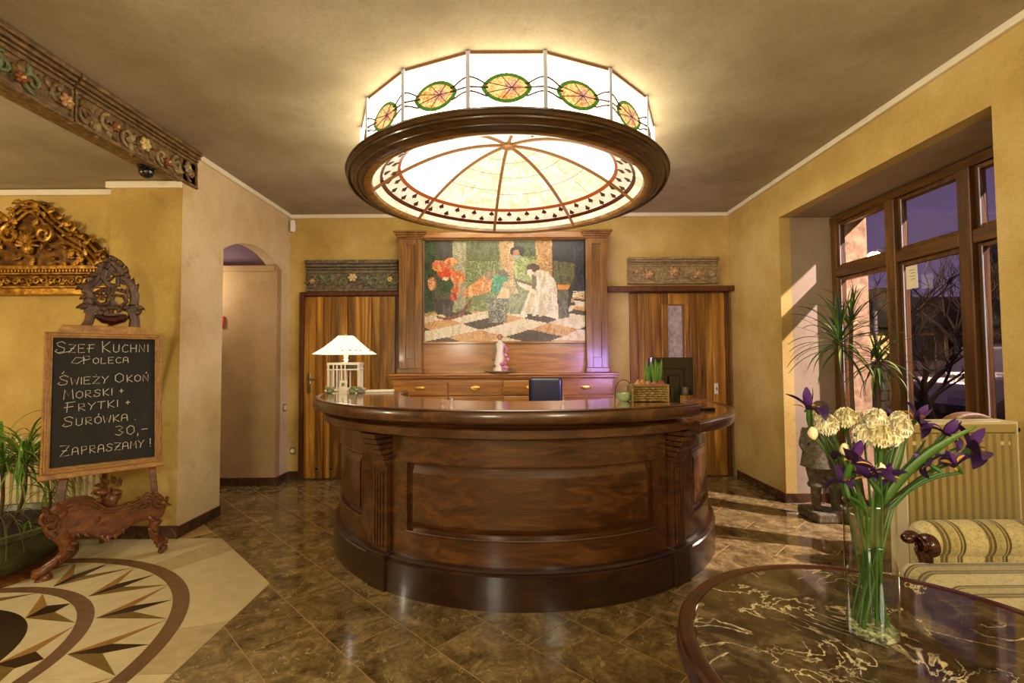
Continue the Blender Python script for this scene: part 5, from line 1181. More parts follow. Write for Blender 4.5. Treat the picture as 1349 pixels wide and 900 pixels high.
# potted plant
pY = 3.05
r1_, c1_ = atY(62, 700, pY), atY(0, 745, pY)
PX = -3.42; PRAD = r1_.x-PX
zrim = atY(40, 694, pY).z; zbot = atY(20, 748, pY).z
print('pot', PX, PRAD, zrim, zbot)
st = thing('plant_stand', 'low round brown wooden plant stand under the big pot', 'stand', (PX, pY, 0))
lz(st, 'tray', [(0, zbot-.05), (PRAD*.98, zbot-.05), (PRAD*1.05, zbot-.02), (PRAD*1.05, zbot), (PRAD, zbot+.006), (0, zbot+.0)], 'easel_wood', 40)
for k in range(4):
    a = PI/4+k*PI/2; loc_tube(st, 'leg', [(PRAD*.8*math.cos(a), PRAD*.8*math.sin(a), zbot-.04), (PRAD*.9*math.cos(a), PRAD*.9*math.sin(a), .0)], [.03, .02], 'easel_wood', 10)
pl = thing('potted_plant', 'spider-leaved green plant in a big dark green pot beside the easel', 'plant', (PX, pY, zbot+.004))
hz_ = zrim-zbot
g = MB(True); g.lathe([(0, 0), (PRAD*.78, 0), (PRAD*.92, hz_*.35), (PRAD*.95, hz_*.8), (PRAD*1.0, hz_*.86), (PRAD*1.02, hz_), (PRAD*.94, hz_), (PRAD*.88, hz_*.8), (0, hz_*.8)], 40); g.build('pot', 'pot_green', pl, True)
g = MB(True); g.lathe([(0, hz_*.82), (PRAD*.9, hz_*.82), (PRAD*.9, hz_*.86), (0, hz_*.88)], 32); g.build('soil', 'soil', pl, True)
def blade_mesh(name, mat, L=.4, W=.02, lift=.6, droop=1.2, n=9, tip=1.0):
    """leaf from the origin along +x, arching up then drooping"""
    g = MB(True); g.ang = 80; x = z = 0; a = lift; pts = []; wd = []
    for i in range(n+1):
        pts.append(Vector((x, 0, z))); t = i/n; wd.append(max(.0008, W*min(1, .35+3*t)*(1-t**3*tip)))
        x += L/n*math.cos(a); z += L/n*math.sin(a); a -= droop/n*(.4+1.2*t)
    g.strip(pts, wd, (0, 1, 0), -W*.18); return g.mesh(name, mat)
bl = [blade_mesh('leaf', m_, L, W, li, dr) for (m_, L, W, li, dr) in (('leaf_bright', .42, .013, .9, 2.6), ('leaf_bright', .38, .015, 1.1, 2.9), ('leaf_olive', .46, .015, .7, 2.4), ('leaf_olive', .40, .013, 1.3, 2.4), ('leaf_green', .44, .013, .5, 2.0))]
rnd = random.Random(21)
for (px, py, n_, sc, yy) in ((34, 604, 90, 1.05, pY+.06), (2, 615, 80, 1.15, pY+.05), (66, 648, 30, .7, pY+.2)):
    c_ = atY(px, py, yy)-pl.location
    loc_tube(pl, 'stem', bez((c_.x*.4+.05, c_.y, hz_*.8), (c_.x*.9+.06, c_.y, c_.z*.5), tuple(c_), 8), [.012, .012, .011, .011, .010, .010, .009, .009, .008], 'stem_brown')
    for i in range(n_):
        a = 2*PI*i/n_*3.3+rnd.uniform(-.3, .3)
        inst('leaf', rnd.choice(bl), pl, TRS((c_.x+.01*math.cos(a), c_.y+.01*math.sin(a), c_.z+rnd.uniform(-.05, .03)), (0, rnd.uniform(-.4, 1.0), a), sc*rnd.uniform(.75, 1.15)))
for k in range(5):   # thin trailing runners
    a0_ = -.3+.25*k; loc_tube(pl, 'runner', bez((PRAD*.5, -.05*k, hz_*.9), (PRAD*.9, -.1-.03*k, hz_*2.2), (PRAD*(.95+.03*k), -.12*k+.1, hz_*.55), 10), .003, 'stem_brown', 5)
for i in range(26):
    a = rnd.uniform(-2.2, .9); r = PRAD*rnd.uniform(.5, .95)
    inst('leaf', rnd.choice(bl), pl, TRS((r*math.cos(a), r*math.sin(a), hz_*.85), (0, rnd.uniform(-.2, .5), a+rnd.uniform(-.4, .4)), rnd.uniform(.4, .7)))

# ================================================================== RIGHT SIDE: RADIATOR, ARMCHAIR, STATUE, DRACAENA
ry = 2.26
ra, rb = atY(1192, 558, ry), atY(1339, 558, ry)
rr_ = thing('freestanding_radiator', 'tall cream ribbed radiator standing behind the sofa', 'radiator', ((ra.x+rb.x)/2, ry, 0))
hw_ = (rb.x-ra.x)/2
radiator(rr_, -hw_, hw_, .14, ra.z+.006, .10, 'radiator_cream', 'radiator_side', .036)
for x in (-hw_+.08, hw_-.08):
    g = MB(); g.box(x-.02, x+.02, .02, .08, 0, .15); g.box(x-.04, x+.04, 0, .10, 0, .012); g.build('foot_bracket', 'radiator_side', rr_, True)
loc_tube(rr_, 'pipe', [(hw_, .05, ra.z-.04), (hw_+.06, .05, ra.z-.04)], .012, 'dark_metal')
for px in (1322,): 
    a = atY(px, 584, ry); x = a.x-rr_.location.x; g = MB(); g.box(x-.035, x+.03, -.004, .0, a.z-.009, a.z+.009); g.build('name_plate', 'radiator_side', rr_, True, .002)
a = atY(1205, 584, ry); x = a.x-rr_.location.x; g = MB(); g.box(x-.035, x+.03, -.004, .0, a.z-.009, a.z+.009); g.build('name_plate', 'radiator_side', rr_, True, .002)
# armchair whose back shows over the radiator
ay = 2.86; a = atY(1246, 556, ay); c_ = atY(1305, 556, ay); az = atY(1275, 543, ay).z
ac = thing('armchair', 'brown and gold armchair whose rounded back shows over the radiator', 'chair', ((a.x+c_.x)/2, ay, 0))
hw2 = (c_.x-a.x)/2*1.15
arcp = [(-hw2, .42)]+[(hw2*math.cos(PI-PI*i/14)*1.0, az-.10+.10*math.sin(PI*i/14)) for i in range(15)]+[(hw2, .42)]
g = MB(); g.prism(arcp, -.045, .045, lambda x, z, d: (x, d, z)); g.build('backrest', 'armchair_gold', ac, True, .02, 3)
g = MB(); g.box(-hw2, hw2, .04, .42, .36, .46); g.build('seat', 'armchair_gold', ac, True, .02, 3)
for x in (-1, 1):
    for y in (0, .38): loc_tube(ac, 'leg', [(x*(hw2-.03), y, .38), (x*(hw2-.02), y, 0)], [.022, .015], 'mahogany')
# dracaena
dY = 3.22
base_ = atY(1150, 720, dY); DX = base_.x
dr_ = thing('dracaena', 'tall dracaena with three spiky leaf crowns in front of the window', 'plant', (DX, dY, 0))
lz(dr_, 'pot', [(0, 0), (.11, 0), (.13, .22), (.14, .24), (.14, .26), (.125, .26), (.12, .22), (0, .22)], 'stone_light', 28)
lz(dr_, 'soil', [(0, .222), (.122, .222), (.122, .228), (0, .232)], 'soil', 20)
dl = [blade_mesh('leaf', m_, L, W, li, dd, 8, 1.0) for (m_, L, W, li, dd) in (('leaf_green', .36, .019, .55, 1.0), ('leaf_dark', .38, .020, .4, 1.2), ('leaf_green', .34, .018, .9, 1.3), ('leaf_dark', .32, .018, 1.1, .5), ('leaf_olive', .34, .018, .2, 1.4))]
rnd = random.Random(31)
for (px, py, yy, n_, sc, stem, lo_, hi_) in ((1106, 449, dY-.05, 62, .98, (1118, 560), -1.0, 1.0), (1121, 424, dY+.05, 26, .85, (1124, 560), -1.1, .2), (1156, 474, dY, 50, .80, (1156, 560), -.35, 1.2)):
    c_ = atY(px, py, yy)-dr_.location; s0 = atY(stem[0], stem[1], dY)-dr_.location
    loc_tube(dr_, 'stem', bez((s0.x*.3, 0, .23), (s0.x*1.3, 0, s0.z*.9), tuple(c_), 12), .013, 'stem_brown')
    for i in range(n_):
        a = i*2.399; e = lo_+(hi_-lo_)*((i+.5)/n_)
        inst('leaf', rnd.choice(dl), dr_, TRS((c_.x, c_.y, c_.z-.05+.07*(1-i/n_)), (0, e+rnd.uniform(-.12, .12)+.1, a), sc*rnd.uniform(.8, 1.12)))
# stone statue of a man in hat and knee breeches
SYs = 3.92
sb = atZ(1086, 684, 0); sx0 = atY(1086, 684, SYs).x
sta = thing('garden_statue', 'weathered stone statue of a man in hat and knee breeches', 'statue', (sx0, SYs, 0))
def sp_(px, py, dy=0): v = atY(px, py, SYs); return (v.x-sx0, dy, v.z)
def s5(x, y): return (1030+x/4.5, 500+y/4.5)
g = MB(); q = [sp_(*s5(150, 765)), sp_(*s5(385, 800))]
g.box(q[0][0]-.0, q[1][0]+.03, -.14, .14, 0, .075); g.build('plinth', 'stone_statue', sta, True, .015, 3)
verts = []; edges = []; rads = []
def sv(px, py, r, dy=0, par=None):
    verts.append(sp_(*s5(px, py), dy)); rads.append(r); 
    if par is not None: edges.append((par, len(verts)-1))
    return len(verts)-1
pel = sv(215, 500, .085); be = sv(210, 420, .095, -.01, pel); chs = sv(205, 330, .085, 0, be); nk = sv(215, 275, .04, 0, chs); hd1 = sv(222, 240, .055, -.01, nk); hd2_ = sv(226, 205, .05, 0, hd1)
lh = sv(185, 545, .062, 0, pel); lk = sv(195, 620, .05, -.02, lh); la_ = sv(200, 700, .035, 0, lk); lf = sv(205, 745, .036, 0, la_); sv(195, 755, .03, -.07, lf)
rh = sv(270, 545, .062, 0, pel); rk = sv(300, 625, .05, -.03, rh); ra_ = sv(315, 705, .038, 0, rk); rf = sv(320, 760, .04, 0, ra_); sv(330, 775, .03, -.07, rf)
ls = sv(150, 310, .045, 0, chs); le = sv(130, 390, .036, .03, ls); lw = sv(155, 450, .028, -.04, le)
rs = sv(250, 315, .045, -.01, chs); re = sv(275, 395, .040, -.06, rs); rw = sv(320, 455, .030, -.08, re); sv(338, 475, .026, -.09, rw)
me = bpy.data.meshes.new('body'); me.from_pydata(verts, edges, []); me.materials.append(MATS['stone_statue']); bo = link('body', me, sta, True)
sk = bo.modifiers.new('skin', 'SKIN'); sk.use_smooth_shade = True
for i, r in enumerate(rads): me.skin_vertices[0].data[i].radius = (r, r*.9); me.skin_vertices[0].data[i].use_root = (i == 0)
sd_ = bo.modifiers.new('sub', 'SUBSURF'); sd_.levels = 2; sd_.render_levels = 2
hx, hy_, hz2 = sp_(*s5(226, 190))
g = MB(True); g.M = TRS((hx, 0, hz2), (0, .12, 0)); g.lathe([(.052, 0), (.10, -.004), (.115, -.02), (.10, .008), (.06, .022), (.055, .06), (.03, .085), (0, .09)], 20); g.build('hat', 'stone_statue', sta, True)
cx_, cy3, cz2 = sp_(*s5(205, 330))
g = MB(True); tz = sp_(*s5(205, 510))[2]; g.lathe([(.0, cz2+.05), (.075, cz2+.04), (.105, cz2-.02), (.098, cz2-.10), (.118, tz+.01), (.123, tz-.005), (.10, tz), (0, tz)], 20, (cx_, 0, 0)); g.build('waistcoat', 'stone_statue', sta, True)
for (x, y) in ((195, 620), (300, 625)):
    kx, ky, kz = sp_(*s5(x, y)); g = MB(True); g.lathe([(.03, kz-.02), (.06, kz-.015), (.066, kz+.0), (.058, kz+.02), (.04, kz+.03)], 14, (kx, -.02, 0)); g.build('breeches_cuff', 'stone_statue', sta, True)
g = MB(True); nx_, ny_, nz_ = sp_(*s5(222, 238)); g.ell((nx_, -.058, nz_), (.012, .018, .016), 8, 6); g.ell((nx_-.02, -.05, nz_+.015), .007, 6, 5); g.ell((nx_+.02, -.05, nz_+.015), .007, 6, 5); g.ell((nx_, -.05, nz_-.024), (.02, .008, .006), 8, 5); g.build('face', 'stone_statue', sta, True)

# ================================================================== SOFA
SZ = .43
aL = atY(1213, 715, 2.03); ZA1 = atY(1290, 688, 2.11).z
sfx = 1.50
sofa = thing('sofa', 'cream and gold striped brocade sofa with carved dark arm scroll', 'sofa', (1.95, 1.3, 0))
g = MB(True); g.ang = 180
# seat cushion: rounded slab
def rbox(g, x0, x1, y0, y1, z0, z1, r, n=5):
    """rounded box by superellipse rings"""
    vs = []; rings = []
    prof = []
    for i in range(n+1): a = -PI/2+PI/2*i/n; prof.append((r*math.cos(a), z0+r+r*math.sin(a)))
    for i in range(n+1): a = PI/2*i/n; prof.append((r*math.cos(a), z1-r+r*math.sin(a)))
    per = []
    for (cx, cy_, a0) in ((x1-r, y1-r, 0), (x0+r, y1-r, PI/2), (x0+r, y0+r, PI), (x1-r, y0+r, 3*PI/2)):
        for i in range(n+1): per.append((cx, cy_, a0+PI/2*i/n))
    for rr, z in prof: vs += [(cx+rr*math.cos(a), cy_+rr*math.sin(a), z) for cx, cy_, a in per]
    m = len(per); fs = [(j*m+i, j*m+(i+1) % m, (j+1)*m+(i+1) % m, (j+1)*m+i) for j in range(len(prof)-1) for i in range(m)]
    fs += [tuple(range(m))[::-1], tuple(range((len(prof)-1)*m, len(prof)*m))]; g.add(vs, fs)
sxl = atZ(1197, 758, SZ-.02).x-1.95+.025
rbox(g, sxl, .40, -.95, .80, SZ-.15, SZ, .06); g.build('seat_cushion', 'brocade', sofa, True)
g = MB(); g.box(sxl+.03, .42, -.97, .93, .16, SZ-.151); g.build('seat_rail', 'mahogany', sofa, True, .01)
for sgn, y0 in ((1, .80),):
    yc = 2.03-1.3+.04; rr2 = (ZA1-SZ)/2+.005; zc_ = SZ+rr2-.01
    g = MB(True); x0_ = atY(1216, 715, 2.0).x-1.95+.075
    prof = [(0, 0), (rr2*.6, .004), (rr2*.92, .03), (rr2, .07), (rr2*1.02, .3), (rr2, .48-x0_*0), (0, .50)]
    g.M = TRS((x0_, yc+.06, zc_), (0, PI/2, 0)); g.lathe([(r, z) for r, z in prof], 28); g.build('arm_roll', 'brocade_roll', sofa, True)
    g = MB(); g.box(x0_+.02, .42, yc+.0, yc+.12, SZ-.15, zc_); g.build('arm_panel', 'brocade_roll', sofa, True, .01)
    xs_ = x0_-.01
    g = MB(True); g.M = TRS((xs_-.028, yc-.01, zc_+.0), (0, PI/2, 0)); g.lathe([(0, 0), (.02, .002), (.026, .012), (.034, .010), (.044, .016), (.05, .03), (.046, .05), (0, .05)], 24); sc0 = g.build('scroll_end', 'mahogany', sofa, True)
    p_ = []
    g = MB(True); g.tube([(xs_-.030, yc-.01+q_[0], zc_+q_[2]) for q_ in scroll_pts(.036, 1.5, 24, 0, 0, 1, 0, 0)], .006, 6); g.build('scroll_carving', 'mahogany', sc0, True)
    g = MB(True); g.ell((xs_-.055, yc+.02, zc_+.02), (.024, .028, .022), 12, 8); g.ell((xs_-.03, yc+.03, zc_+.026), (.03, .03, .024), 12, 8); g.build('carved_knob', 'mahogany', sofa, True)
    g = MB(True); g.tube([(xs_-.005, yc, zc_-.02), (xs_+.005, yc, zc_-.07), (xs_+.02, yc, SZ-.12)], [.034, .026, .030], 10); g.build('arm_post', 'mahogany', sofa, True)
    g = MB(True); g.tube([(xs_+.01+.06*math.cos(t)*0, yc-.01+.0, 0) for t in (0, 1)], .001, 4) if False else None
g = MB(); g.box(.415, .50, -.97, .66, .16, .82); g.build('backrest', 'brocade', sofa, True, .03, 3)
g = MB(True); g.M = TRS((sxl+.1, -.98, SZ+.07), (0, PI/2, 0)); g.lathe([(0, 0), (.07, .004), (.085, .03), (.085, .45), (0, .46)], 24); g.build('arm_roll', 'brocade_roll', sofa, True)
for x in (sxl+.06, .38):
    for y in (-.9, .86): loc_tube(sofa, 'leg', [(x, y, .17), (x-.01, y, .08), (x+.01, y, 0)], [.03, .02, .024], 'mahogany')

# ================================================================== ROUND TABLE
TX, TY, TZ, TR = .867, 1.051, .65, .484
tb = thing('round_table', 'round dark veined marble table with moulded wooden rim', 'table', (TX, TY, 0))
g = MB(True); g.ang = 30; g.lathe([(0, TZ-.028), (TR-.055, TZ-.028), (TR-.035, TZ-.004), (TR-.040, TZ+.0005), (0, TZ+.0005)], 96); g.build('marble_top', 'table_marble', tb, True)
g = MB(True); g.ang = 30; g.lathe([(TR-.052, TZ-.03), (TR-.036, TZ-.001), (TR-.028, TZ+.001), (TR-.006, TZ+.001), (TR, TZ-.006), (TR, TZ-.014), (TR-.008, TZ-.020), (TR-.008, TZ-.026), (TR+.004, TZ-.034), (TR+.003, TZ-.044), (TR-.012, TZ-.050), (TR-.06, TZ-.050)], 96, closed=True); g.build('rim', 'mahogany', tb, True)
lz(tb, 'apron', [(TR-.12, TZ-.10), (TR-.07, TZ-.10), (TR-.06, TZ-.051), (TR-.12, TZ-.051)], 'mahogany', 64, closed=True)
lz(tb, 'pedestal', [(0, TZ-.05), (.10, TZ-.052), (.08, TZ-.09), (.04, TZ-.14), (.045, TZ-.2), (.07, TZ-.28), (.075, TZ-.34), (.05, TZ-.42), (.06, TZ-.46), (.09, TZ-.50), (.09, TZ-.55), (0, TZ-.55)], 'mahogany', 32)
for k in range(3):
    a = 2*PI*k/3+.4; loc_tube(tb, 'leg', [(.05*math.cos(a), .05*math.sin(a), .16), (.18*math.cos(a), .18*math.sin(a), .13), (.30*math.cos(a), .30*math.sin(a), .03), (.34*math.cos(a), .34*math.sin(a), .018)], [.04, .032, .022, .018], 'mahogany')

# ================================================================== VASE AND FLOWERS
vb = atZ(1152, 848, TZ); VX, VY, VR = .845, 1.145, .052
VH = atY(1150, 662, VY).z-TZ
print('vase', VX, VY, VR, VH)
vz = thing('glass_vase', 'tall clear glass cylinder vase on the marble table', 'vase', (VX, VY, TZ+.001))
g = MB(True); g.ang = 40; g.lathe([(0, 0), (VR*.97, 0), (VR, .004), (VR, VH)], 48); g.build('glass', 'vase_glass', vz, True)
g = MB(True); g.tube([((VR)*math.cos(2*PI*i/40), (VR-.0015)*math.sin(2*PI*i/40), VH) for i in range(41)], .0018, 6); g.build('lip', 'vase_glass', vz, True)
g = MB(True); g.ang = 25; g.lathe([(0, .002), (VR*.9, .002), (VR-.002, .006), (VR-.002, .017), (VR*.8, .013), (VR*.6, .018), (VR*.35, .012), (0, .016)], 18); g.build('thick_base', 'thick_glass', vz, True)
wt_ = MB(True); wt_.ang = 40; wt_.lathe([(0, 0), (VR-.0036, 0), (VR-.0036, VH*.45), (0, VH*.45)], 40); wt = wt_.build('water', 'water'); wt.location = (VX, VY, TZ+.018); tag(wt, 'water filling the lower half of the glass vase', 'water')
rnd = random.Random(5)
def stem_to(head, i):
    a = i*2.4; r = VR*.72; hx, hy, hz = head
    base = Vector((VX-(hx-VX)*.25+r*.55*math.cos(a), VY+r*.55*math.sin(a), TZ+.024+.004*(i % 3)))
    base.x = max(VX-r, min(VX+r, base.x)); 
    t_ = .0; top = Vector((VX+max(-r, min(r, (hx-VX)*.55))+.004*math.cos(a), VY+max(-r, min(r, (hy-VY)*.6))+r*.4*math.sin(a*1.7), TZ+VH*.98))
    pts = [base+(top-base)*k/6 for k in range(7)]
    d_ = Vector(head)-top; pts += [top+d_*k/8+Vector((0, 0, 1))*(d_.length*.10*math.sin(PI*k/8)) for k in range(1, 9)]
    return pts
def carn_mesh(name, mat, seed):
    r_ = random.Random(seed); g = MB(True); g.ang = 180
    for layer, (n, R_, el) in enumerate(((9, .023, -.25), (9, .025, .15), (9, .025, .5), (8, .024, .85), (6, .023, 1.15), (4, .022, 1.42))):
        for k in range(n):
            a = 2*PI*k/n+layer*.5+r_.uniform(-.15, .15); e = el+r_.uniform(-.12, .12); wdt = .85*R_*1.1
            vs = []; nu, nv = 6, 3
            for j in range(nv+1):
                for i in range(nu+1):
                    s_ = (i/nu-.5)*2; t = j/nv; rr = R_*(.15+.85*t)*(1+.10*math.cos(s_*7+k)*(t > .9)); ruf = .0028*math.sin(s_*9+k*1.7)*t
                    aa = a+s_*wdt/R_*.38*t; ee = e+ruf/R_*3-.25*t*t
                    vs.append((rr*math.cos(ee)*math.cos(aa), rr*math.cos(ee)*math.sin(aa), rr*math.sin(ee)+.002*layer))
            g.add(vs, [(j*(nu+1)+i, j*(nu+1)+i+1, (j+1)*(nu+1)+i+1, (j+1)*(nu+1)+i) for j in range(nv) for i in range(nu)])
    g.ell((0, 0, .006), (.0195, .0195, .0185), 12, 8)
    return g.mesh(name, mat)
cms = [carn_mesh('petals', 'carnation', 1), carn_mesh('petals', 'carnation_tint', 2), carn_mesh('petals', 'carnation', 3)]
carns = [(1089, 559, -.02, 'leftmost cream carnation of the bouquet, lowest of the left group', 1), (1114, 551, .0, 'cream carnation right of the leftmost one, at the top row', 1), (1131, 553, .04, 'cream carnation between the two left-hand top blooms and the centre', .85),
         (1153, 552, .0, 'cream carnation at the top centre of the bouquet', 1), (1184, 552, .02, 'cream carnation at the top right, upper of two', .8), (1184, 563, -.03, 'cream carnation at the right, lower of two', 1),
         (1139, 573, -.04, 'cream carnation low in the middle, left bloom of three', 1), (1158, 574, -.06, 'cream carnation low in the middle, central and largest bloom', 1.1), (1172, 575, -.03, 'cream carnation low in the middle, right bloom of three', 1), (1078, 548, .05, 'small pale carnation tucked behind the left iris', .7)]
for i, (px, py, dy, lb_, sc) in enumerate(carns):
    h_ = atY(px, py+3, VY+dy); t = thing('carnation', lb_, 'flower', (h_.x, h_.y, h_.z), 0, 'carnations in the glass vase')
    tl_ = (h_-Vector((VX, VY, TZ+VH))).normalized(); rotq = Vector((0, 0, 1)).rotation_difference((tl_*.5+Vector((0, -.25, .8))).normalized()).to_matrix().to_4x4()
    inst('petals', cms[i % 3], t, rotq @ Matrix.Rotation(i*1.1, 4, 'Z') @ Matrix.Scale(sc*1.0, 4))
    g = MB(True); g.M = rotq; g.lathe([(.003, -.028*sc), (.008*sc, -.020*sc), (.0085*sc, 0), (.006, .004), (0, .004)], 10); g.build('calyx', 'stem_green', t, True)
    pts = stem_to(h_-Vector((0, 0, .026*sc)), i); g = MB(True); g.tube(pts, .0026, 6); g.build('stem', 'stem_green', t)
for i, (px, py, lb_) in enumerate(((1113, 592, 'small closed cream bud beside the low left iris'), (1160, 618, 'green-cream bud low in the middle of the bouquet'), (1071, 571, 'closed cream bud at the far left edge of the bouquet'))):
    h_ = atY(px, py, VY-.05); t = thing('flower_bud', lb_, 'flower', tuple(h_)); g = MB(True); g.ell((0, 0, 0), (.010, .010, .014), 10, 8, .2, i); g.build('bud', 'carnation_tint', t, True)
    g = MB(True); g.tube(stem_to(h_-Vector((0, 0, .012)), i+20), .0022, 6); g.build('stem', 'stem_green', t)
def petal_mesh(name, mat, L, W, curl, ruffle=.15):
    g = MB(True); g.ang = 180; nu, nv = 6, 9; vs = []; x = z = 0; a = curl[0]
    for j in range(nv+1):
        t = j/nv; wd = W*math.sin(PI*min(1, .12+t*.86))**.8
        for i in range(nu+1):
            s_ = (i/nu-.5)*2; vs.append((x, s_*wd/2, z+.25*wd*(s_*s_-.4)+ruffle*wd*.3*math.sin(s_*6+t*5)*t))
        a = curl[0]+(curl[1]-curl[0])*t; x += L/nv*math.cos(a); z += L/nv*math.sin(a)
    g.add(vs, [(j*(nu+1)+i, j*(nu+1)+i+1, (j+1)*(nu+1)+i+1, (j+1)*(nu+1)+i) for j in range(nv) for i in range(nu)]); return g.mesh(name, mat)
fall = petal_mesh('fall_petal', 'iris_purple', .055, .030, (.6, -1.5)); stdp = petal_mesh('standard_petal', 'iris_violet', .046, .018, (1.2, 1.7)); spot = petal_mesh('yellow_blaze', 'iris_yellow', .024, .009, (.6, -.3), 0)
cup = petal_mesh('fall_petal', 'iris_purple', .05, .024, (1.0, .2))
iris = [(1066, 540, .0, 1.0, (0, 0, .3), 'tall purple iris at the far left of the bouquet, beside the statue hat'), (1121, 611, -.06, 1.05, (.3, 0, .8), 'large purple iris low at the front left with a yellow blaze'), (1113, 637, -.05, .8, (.2, .3, 2.2), 'violet iris drooping just over the vase left rim'),
        (1146, 630, -.06, .95, (.4, .3, 3.6), 'dark purple iris drooping over the centre of the vase'), (1166, 630, -.02, .75, (.2, .4, 5.0), 'small purple iris right of the drooping centre one'), (1172, 556, .06, .6, (0, .1, 1.0), 'small purple iris peeping between the top carnations'),
        (1206, 554, .04, .9, (.1, .8, .1), 'purple iris lying sideways just right of the top carnations'), (1244, 573, .0, .85, (.1, .6, 5.6), 'purple iris at the tip of the long right stem, upper one'), (1276, 592, -.02, 1.1, (.2, .7, .2), 'purple iris furthest right in the bouquet'),
        (1259, 612, -.04, .75, (.5, .6, 4.2), 'purple iris hanging below the furthest right one'), (1226, 613, -.03, .7, (.3, .9, 2.8), 'small violet iris on the lower right side stem')]
for i, (px, py, dy, sc, rot, lb_) in enumerate(iris):
    h_ = atY(px, py, VY+dy); t = thing('iris', lb_, 'flower', tuple(h_), 0, 'irises in the glass vase')
    R0 = TRS((0, 0, 0), rot)
    for k in range(3):
        a = 2*PI*k/3+rot[2]; fo = inst('fall_petal', fall if k != 1 else cup, t, R0 @ Matrix.Rotation(a, 4, 'Z') @ Matrix.Scale(sc*1.25, 4)); bz = inst('yellow_blaze', spot, fo, TRS((.006, 0, .003)))
        inst('standard_petal', stdp, t, R0 @ Matrix.Rotation(a+PI/3, 4, 'Z') @ Matrix.Scale(sc*1.2, 4))
    g = MB(True); g.M = R0; g.lathe([(.003, -.04*sc), (.007*sc, -.025*sc), (.006*sc, 0), (0, .006)], 10); g.build('spathe', 'stem_green', t, True)
    e_ = (R0 @ Vector((0, 0, -.036*sc))); g = MB(True); g.tube(stem_to(h_+e_, i+7), .0034, 7); g.build('stem', 'stem_green', t)
# strap leaves of the bouquet
def strapleaf(p_from, p_mid, p_to, W, lb_, mat='leaf_green', dy=(0, 0, 0)):
    a, b_, c_ = [atY(*q, VY+d) for q, d in zip((p_from, p_mid, p_to), dy)]
    a.x = max(VX-VR*.6, min(VX+VR*.6, a.x)); root_ = Vector((VX+(VX-a.x)*.4, VY+(.01 if W > .01 else -.01), TZ+.03))
    t = thing('strap_leaf', lb_, 'leaf', tuple(a), 0, 'long green leaves in the vase')
    pts = [root_+(a-root_)*k/4 for k in range(4)]+bez(a, b_, c_, 12); n = len(pts); wd = [W*.5+W*.5*min(1, i/5) if i < n*.6 else W*(1-((i-n*.6)/(n*.4))**1.5)+.0008 for i in range(n)]
    d_ = (c_-a).normalized(); sd_ = d_.cross(Vector((0, 1, 0))).normalized(); g = MB(True); g.ang = 80; g.strip(pts, wd, sd_, 0)
    o = g.build('blade', mat, t); md = o.modifiers.new('solid', 'SOLIDIFY'); md.thickness = .0012; return t
for (p0_, p1_, p2_, W, lb_, dy) in (((1165, 668), (1200, 600), (1286, 562), .020, 'long broad leaf reaching furthest right and up', (0, -.03, -.05)), ((1160, 670), (1185, 615), (1262, 590), .014, 'long leaf just under the longest right-hand one', (0, -.02, -.02)),
        ((1165, 668), (1195, 640), (1240, 610), .008, 'narrow leaf running low to the right', (0, 0, .02)), ((1140, 668), (1110, 600), (1092, 560), .010, 'narrow leaf leaning left behind the low irises', (0, .02, .02)), ((1130, 668), (1118, 640), (1085, 585), .009, 'narrow leaf leaning furthest left', (0, -.01, 0)),
        ((1150, 668), (1160, 610), (1162, 585), .012, 'upright leaf in the bouquet middle', (0, 0, 0)), ((1158, 668), (1185, 620), (1195, 560), .014, 'broad upright leaf at the bouquet right', (0, .02, .02)), ((1170, 668), (1198, 610), (1219, 580), .009, 'dark thin leaf tip between the right irises', (0, .02, .03))):
    strapleaf(p0_, p1_, p2_, W, lb_, 'leaf_green' if W > .009 else 'leaf_dark', dy)

# ================================================================== OUTSIDE THE WINDOW
q = MB(); q.box(XO+.02, 60, -20, 50, -.35, -.30); o = q.build('ground', 'asphalt'); struct(o)
GZ = -.30
# car
cyY = 10.5; c0 = atY(1226, 500, cyY)
car = thing('car', 'grey off-road car parked across the street outside the window', 'car', (c0.x+2.2, cyY, GZ))
zr_ = atY(1262, 452, cyY).z-GZ; k_ = zr_/1.75
side = [(-2.2, .45), (-2.15, .95), (-1.9, 1.05), (-1.15, 1.12), (-.75, 1.68), (.0, 1.75), (1.6, 1.72), (1.95, 1.15), (2.15, 1.05), (2.2, .45)]
g = MB(); g.prism([(x, z*k_) for x, z in side], -.85, .85, lambda a, b_, d: (a, d, b_)); g.build('body', 'car_paint', car, True, .06, 3)
for (P_) in ([(-1.0, 1.18), (-.68, 1.6), (-.1, 1.64), (-.1, 1.18)], [(0, 1.18), (0, 1.64), (.85, 1.64), (.85, 1.18)], [(.95, 1.18), (.95, 1.64), (1.5, 1.62), (1.75, 1.18)]):
    g = MB(); g.prism([(x, z*k_) for x, z in P_], -.87, -.849, lambda a, b_, d: (a, d, b_)); g.build('window', 'car_dark', car, True)
for x in (-1.35, 1.35):
    g = MB(True); g.M = TRS((x, -.86, .38), (PI/2, 0, 0)); g.lathe([(0, -.02), (.38, -.02), (.38, .16), (0, .16)], 24); wo = g.build('wheel', 'tyre', car, True)
    g = MB(True); g.M = TRS((x, -.88, .38), (PI/2, 0, 0)); g.lathe([(0, .02), (.2, .02), (.22, .0), (0, .0)], 20); g.build('hub_cap', 'steel', wo, True)
    g = MB(True); g.M = TRS((x, .86, .38), (PI/2, 0, 0)); g.lathe([(0, -.1), (.38, -.1), (.38, .1), (0, .1)], 20); g.build('wheel', 'tyre', car, True)
g = MB(); g.box(-2.23, -2.1, -.8, -.5, .75, .92); g.build('headlight', 'steel', car, True); g = MB(); g.box(-2.25, -2.1, -.85, .85, .42, .6); g.build('bumper', 'car_dark', car, True)
